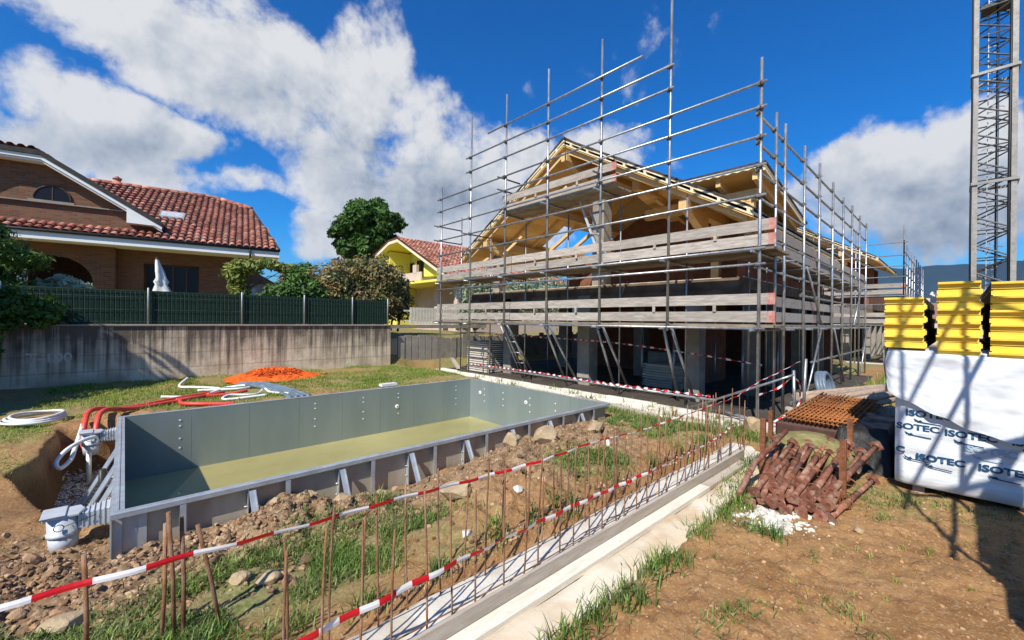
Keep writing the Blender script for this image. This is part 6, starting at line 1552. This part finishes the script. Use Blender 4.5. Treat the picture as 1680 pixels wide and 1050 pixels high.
boulder(3.72, 3.98, .15, .75, 'rounded pale boulder on the heap below the third strut', seed=1)
boulder(4.15, 3.80, .20, .75, 'largest pale boulder, split, on top of the long heap near the pool', seed=2)
boulder(2.45, 3.42, .19, .5, 'flat pale rock on the slope of the heap in front of the second strut', seed=3)
boulder(2.12, 2.80, .055, .8, 'small white rock just above the lower barrier tape', m_whitestone, seed=4)
boulder(.78, 3.42, .085, .5, 'half-buried pale rock in the grass left of the rebar rows', seed=5)
boulder(.62, 3.52, .08, .6, 'small yellowish rock beside the half-buried one in the grass', seed=6)
boulder(5.25, 3.75, .15, .6, 'broad pale boulder behind the middle of the rebar rows', seed=7)
boulder(1.60, 4.18, .10, .8, 'rounded grey boulder on the first heap against the pool', seed=8)
boulder(1.30, 4.30, .10, .7, 'pale tan boulder left of the rounded grey one on the first heap', seed=9)
boulder(1.02, 4.22, .055, .8, 'small pale stone at the left shoulder of the first heap', seed=10)
boulder(8.15, 2.45, .22, .95, 'big angular pale block beside the scaffold corner pole', seed=11, grp='blocks by the scaffold corner')
boulder(9.7, 2.1, .17, .8, 'pale block in front of the conduit coil', m_whitestone, seed=12, grp='blocks by the scaffold corner')
boulder(4.9, 3.3, .07, .8, 'little grey stone in the grass behind the rebar', m_whitestone, seed=13)
boulder(2.9, 3.0, .06, .8, 'whitish stone on the slope above the trench', m_whitestone, seed=14)
boulder(-.25, 3.7, .11, .5, 'pale slab of rock at the lower left beside the tape', seed=15)
boulder(5.0, .62, .05, .7, 'small tan stone on the clay in front of the prop pile', seed=16)
ke = thing('stone_kerb', 'low pale kerb of roughly coursed stone slabs along the front of the building slab', 'kerb', (8.2, 2.8, 0))
rk = random.Random(5)
for row, (xa, xb, z0, z1) in enumerate(((7.98, 8.16, -.06, .05), (8.14, 8.30, -.06, .12), (8.285, 8.42, -.06, .19))):
    y = 2.75 + row * .2
    while y < 12.3:
        L_ = rk.uniform(.5, 1.3); m = MB(); q = rk.uniform(-.012, .012); m.box(xa + q, xb + q, y, y + L_ - .012, z0, z1 + q); m.build('kerb_stone', m_ledge if rk.random() < .6 else m_conc_white, ke, bevel=.012); y += L_
# rubble and off-cuts along the slab edge
def f7(g, n): return np.column_stack([8.28 + g.normal(0, .10, n), g.uniform(2.6, 12.5, n)])
P, g = scatter(420, f7, 107); s = .015 + .04 * g.random(len(P)) ** 3; P[:, 2] += .06
tag(instanced('slab_edge_rubble', P, s, m_whitestone, 7), kind='stuff')
for i, (x, y, z, L_, a, lab) in enumerate(((8.15, 7.2, .10, 3.9, 88, 'long pale timber lying along the slab edge beside the far pool corner'), (8.05, 10.6, .12, 2.6, 93, 'pale squared timber at the left end of the slab edge'), (7.95, 5.2, .06, 2.2, 86, 'grey timber lying on the slab edge behind the near pool corner'), (8.9, 12.6, .35, 2.4, 60, 'loose plank leaning on the plank pile at the left of the scaffold'))):
    d = Vector((math.cos(R(a)), math.sin(R(a)), .03)); c = Vector((x, y, z)); tag(MB().beam(c - d * L_ / 2, c + d * L_ / 2, .12, .10).build('timber_length', m_ledge if i < 2 else m_formwork, loc=(x, y, z), bevel=.006), lab, 'timber')

# ------------------------------------------------------------------ grass
def blades(name, P, hgt, wid, mat, seed, lean=.5, per=1):
    g = np.random.default_rng(seed); n = len(P); a = g.random(n) * 6.283; h = hgt * (.45 + .9 * g.random(n)); w = wid * (.6 + .7 * g.random(n))
    d = np.stack([np.cos(a), np.sin(a), np.zeros(n)], -1); p = np.stack([-np.sin(a), np.cos(a), np.zeros(n)], -1); l = (lean * (.2 + g.random(n)))[:, None] * h[:, None]
    up = np.array([0, 0, 1.0]); rows = []
    for t, ww in ((0, 1), (.4, .9), (.75, .6), (1.0, .08)):
        c = P + up * (h[:, None] * (t - .25 * t * t * (l / h[:, None]))) + d * l * t * t; rows += [c - p * (w * ww)[:, None] / 2, c + p * (w * ww)[:, None] / 2]
    V = np.stack(rows, 1).reshape(-1, 3); b = (np.arange(n) * 8)[:, None]
    F = np.concatenate([b + np.array([0, 1, 3, 2]), b + np.array([2, 3, 5, 4]), b + np.array([4, 5, 7, 6])], 0)
    tt = np.tile(g.random(n), 3)
    o = npmesh(name, V, F, mat, tint=tt); tag(o, kind='stuff'); return o
def sow(n, x0, x1, y0, y1, seed, power=1.0, clump=0.0, extra=None):
    g = np.random.default_rng(seed); out = []; tot = 0
    while tot < n:
        X = g.uniform(x0, x1, 60000); Y = g.uniform(y0, y1, 60000); dd = grass_density(X, Y) ** power
        if clump: dd = dd * np.clip(vnoise(X * clump, Y * clump) * 3.0 + .55, 0, 1)
        k = g.random(60000) < dd; P = np.column_stack([X[k], Y[k]]); P = P[keep(P)]; out.append(P); tot += len(P)
        if len(out) > 40: break
    P = np.concatenate(out)[:n]; return np.column_stack([P, height(P[:, 0], P[:, 1]) - .005])
blades('grass', sow(42000, -1.2, 8.2, 9.3, 14.2, 201, clump=1.2), .06, .010, m_grass, 1, lean=.8)
blades('grass', sow(9000, -3.2, -.4, 6.3, 10, 202, clump=1.6), .035, .008, m_grass, 2, lean=.9)
blades('grass', sow(15000, -1.2, 3.2, 2.62, 4.2, 203, 1.3, clump=3.2), .062, .008, m_grass_b, 3, lean=1.1)
blades('grass', sow(11000, 3.2, 7.4, 2.62, 4.9, 204, 1.3, clump=2.4), .07, .009, m_grass_b, 4, lean=.9)
blades('grass', sow(9000, 7.0, 8.5, 1.7, 9.5, 205, clump=1.4), .12, .011, m_grass_b, 5, lean=.8)
blades('grass', sow(3500, 9.4, 20, -4, 2.1, 206), .28, .02, m_grass, 6, lean=.4)
# tufts along the concrete pad and on the clay: dense bunches of blades
def tufts(C, seed, hgt, wid, n, mat, sp=.05, lean=.6):
    g = np.random.default_rng(seed); P = []
    for x, y, s in C:
        k = int(n * s); q = np.column_stack([g.normal(x, sp * s, k), g.normal(y, sp * s, k)]); P.append(q)
    P = np.concatenate(P); P3 = np.column_stack([P, height(P[:, 0], P[:, 1]) - .004]); return blades('grass', P3, hgt, wid, mat, seed, lean)
C = [(2.0, 1.58, 1.0), (2.25, 1.60, .9), (2.5, 1.58, 1.1), (2.62, 1.50, .8), (2.95, 1.60, .9), (3.15, 1.62, 1.0), (3.3, 1.50, .8), (3.85, 1.62, .9), (4.15, 1.64, .5), (4.4, 1.60, .9), (4.62, 1.66, 1.2), (4.75, 1.55, 1.1), (4.95, 1.72, 1.1), (5.2, 1.75, 1.2), (5.45, 1.8, 1.1), (5.8, 1.85, 1.2), (6.1, 1.95, 1.1), (6.4, 2.0, 1.2), (6.7, 1.9, 1.2), (4.30, 1.32, 1.0), (4.25, 1.10, .7), (1.75, 1.55, .9), (1.55, 1.52, .8)]
tufts(C, 301, .135, .0095, 90, m_grass_b, .07, .75)
C = [(2.75, 1.05, .8), (2.9, 1.0, .9), (3.05, .92, .7), (2.65, .85, .6), (3.5, .5, 1.0), (3.3, .3, .5), (3.1, .05, .4), (5.9, .62, 1.2), (6.1, .45, 1.1), (6.25, .7, 1.0), (6.35, .35, 1.2), (6.4, .1, 1.1), (5.75, .82, .9), (6.45, -.2, 1.1), (5.5, .5, .7), (2.2, .9, .4), (4.1, .8, .4), (6.45, -.6, 1.1)]
tufts(C, 302, .065, .007, 60, m_grass_b, .085, .95)
C = [(2.35, 2.68, .9), (3.1, 2.66, 1.0), (2.75, 2.66, .7), (1.75, 2.66, .8), (4.1, 2.66, .8), (1.2, 2.7, 1.0), (.8, 2.8, 1.1), (3.3, 2.62, .7), (.35, 3.0, 1.1), (-.1, 3.1, 1.2), (1.9, 3.95, 1.2), (2.0, 3.85, 1.0), (-.5, 3.3, 1.1), (5.0, 2.68, .9), (5.8, 2.68, 1.0), (6.4, 2.66, 1.2)]
tufts(C, 303, .12, .010, 70, m_grass_b, .06, .7)
g = np.random.default_rng(9); C = [(g.uniform(1.8, 6.5), g.uniform(-.8, 1.5), g.uniform(.15, .4)) for _ in range(75)]
tufts(C, 304, .04, .006, 26, m_grass, .05, 1.1)
# weeds at the slab edge
C = [(8.2 + g.normal() * .08, y, g.uniform(.6, 1.2)) for y in (3.2, 3.9, 4.4, 5.1, 5.9, 6.6, 7.3, 8.5, 9.3, 10.2, 11.4)]
tufts(C, 305, .24, .022, 34, m_grass_b, .10, .7)
# straw and twigs lying on the ground
g = np.random.default_rng(77); m = MB()
for i in range(420):
    if i < 220: x, y = g.uniform(-1, 3.5), g.uniform(2.7, 3.9)
    else: x, y = g.uniform(1.2, 6.4), g.uniform(-.8, 1.55)
    a = g.random() * 6.28; L_ = g.uniform(.03, .12); z = gz(x, y) + .008; m.tv = float(g.random())
    m.path([(x, y, z), (x + math.cos(a) * L_ * .5, y + math.sin(a) * L_ * .5, z + .01 * g.random()), (x + math.cos(a + .3) * L_, y + math.sin(a + .3) * L_, z)], .0016, 4)
tag(m.build('straw', M('dry_straw', (.42, .33, .18), (.26, .18, .1), 5, .8, tint=.4)), kind='stuff')
# ------------------------------------------------------------------ air
hz = MB().box(-1500, 9600, -9000, 9600, -8, 1600).build('haze', None) if False else None
def haze():
    m = bpy.data.materials.new('hazy_air'); m.use_nodes = True; nt = m.node_tree; nt.nodes.clear()
    v = nt.nodes.new('ShaderNodeVolumePrincipled'); v.inputs['Color'].default_value = (.45, .68, 1.0, 1); v.inputs['Density'].default_value = 2.2e-5; v.inputs['Anisotropy'].default_value = .2
    o = nt.nodes.new('ShaderNodeOutputMaterial'); nt.links.new(v.outputs[0], o.inputs['Volume'])
    b = MB().box(-9800, 9800, -9800, 9800, -12, 1500).build('haze', m); tag(b, kind='stuff')
haze()
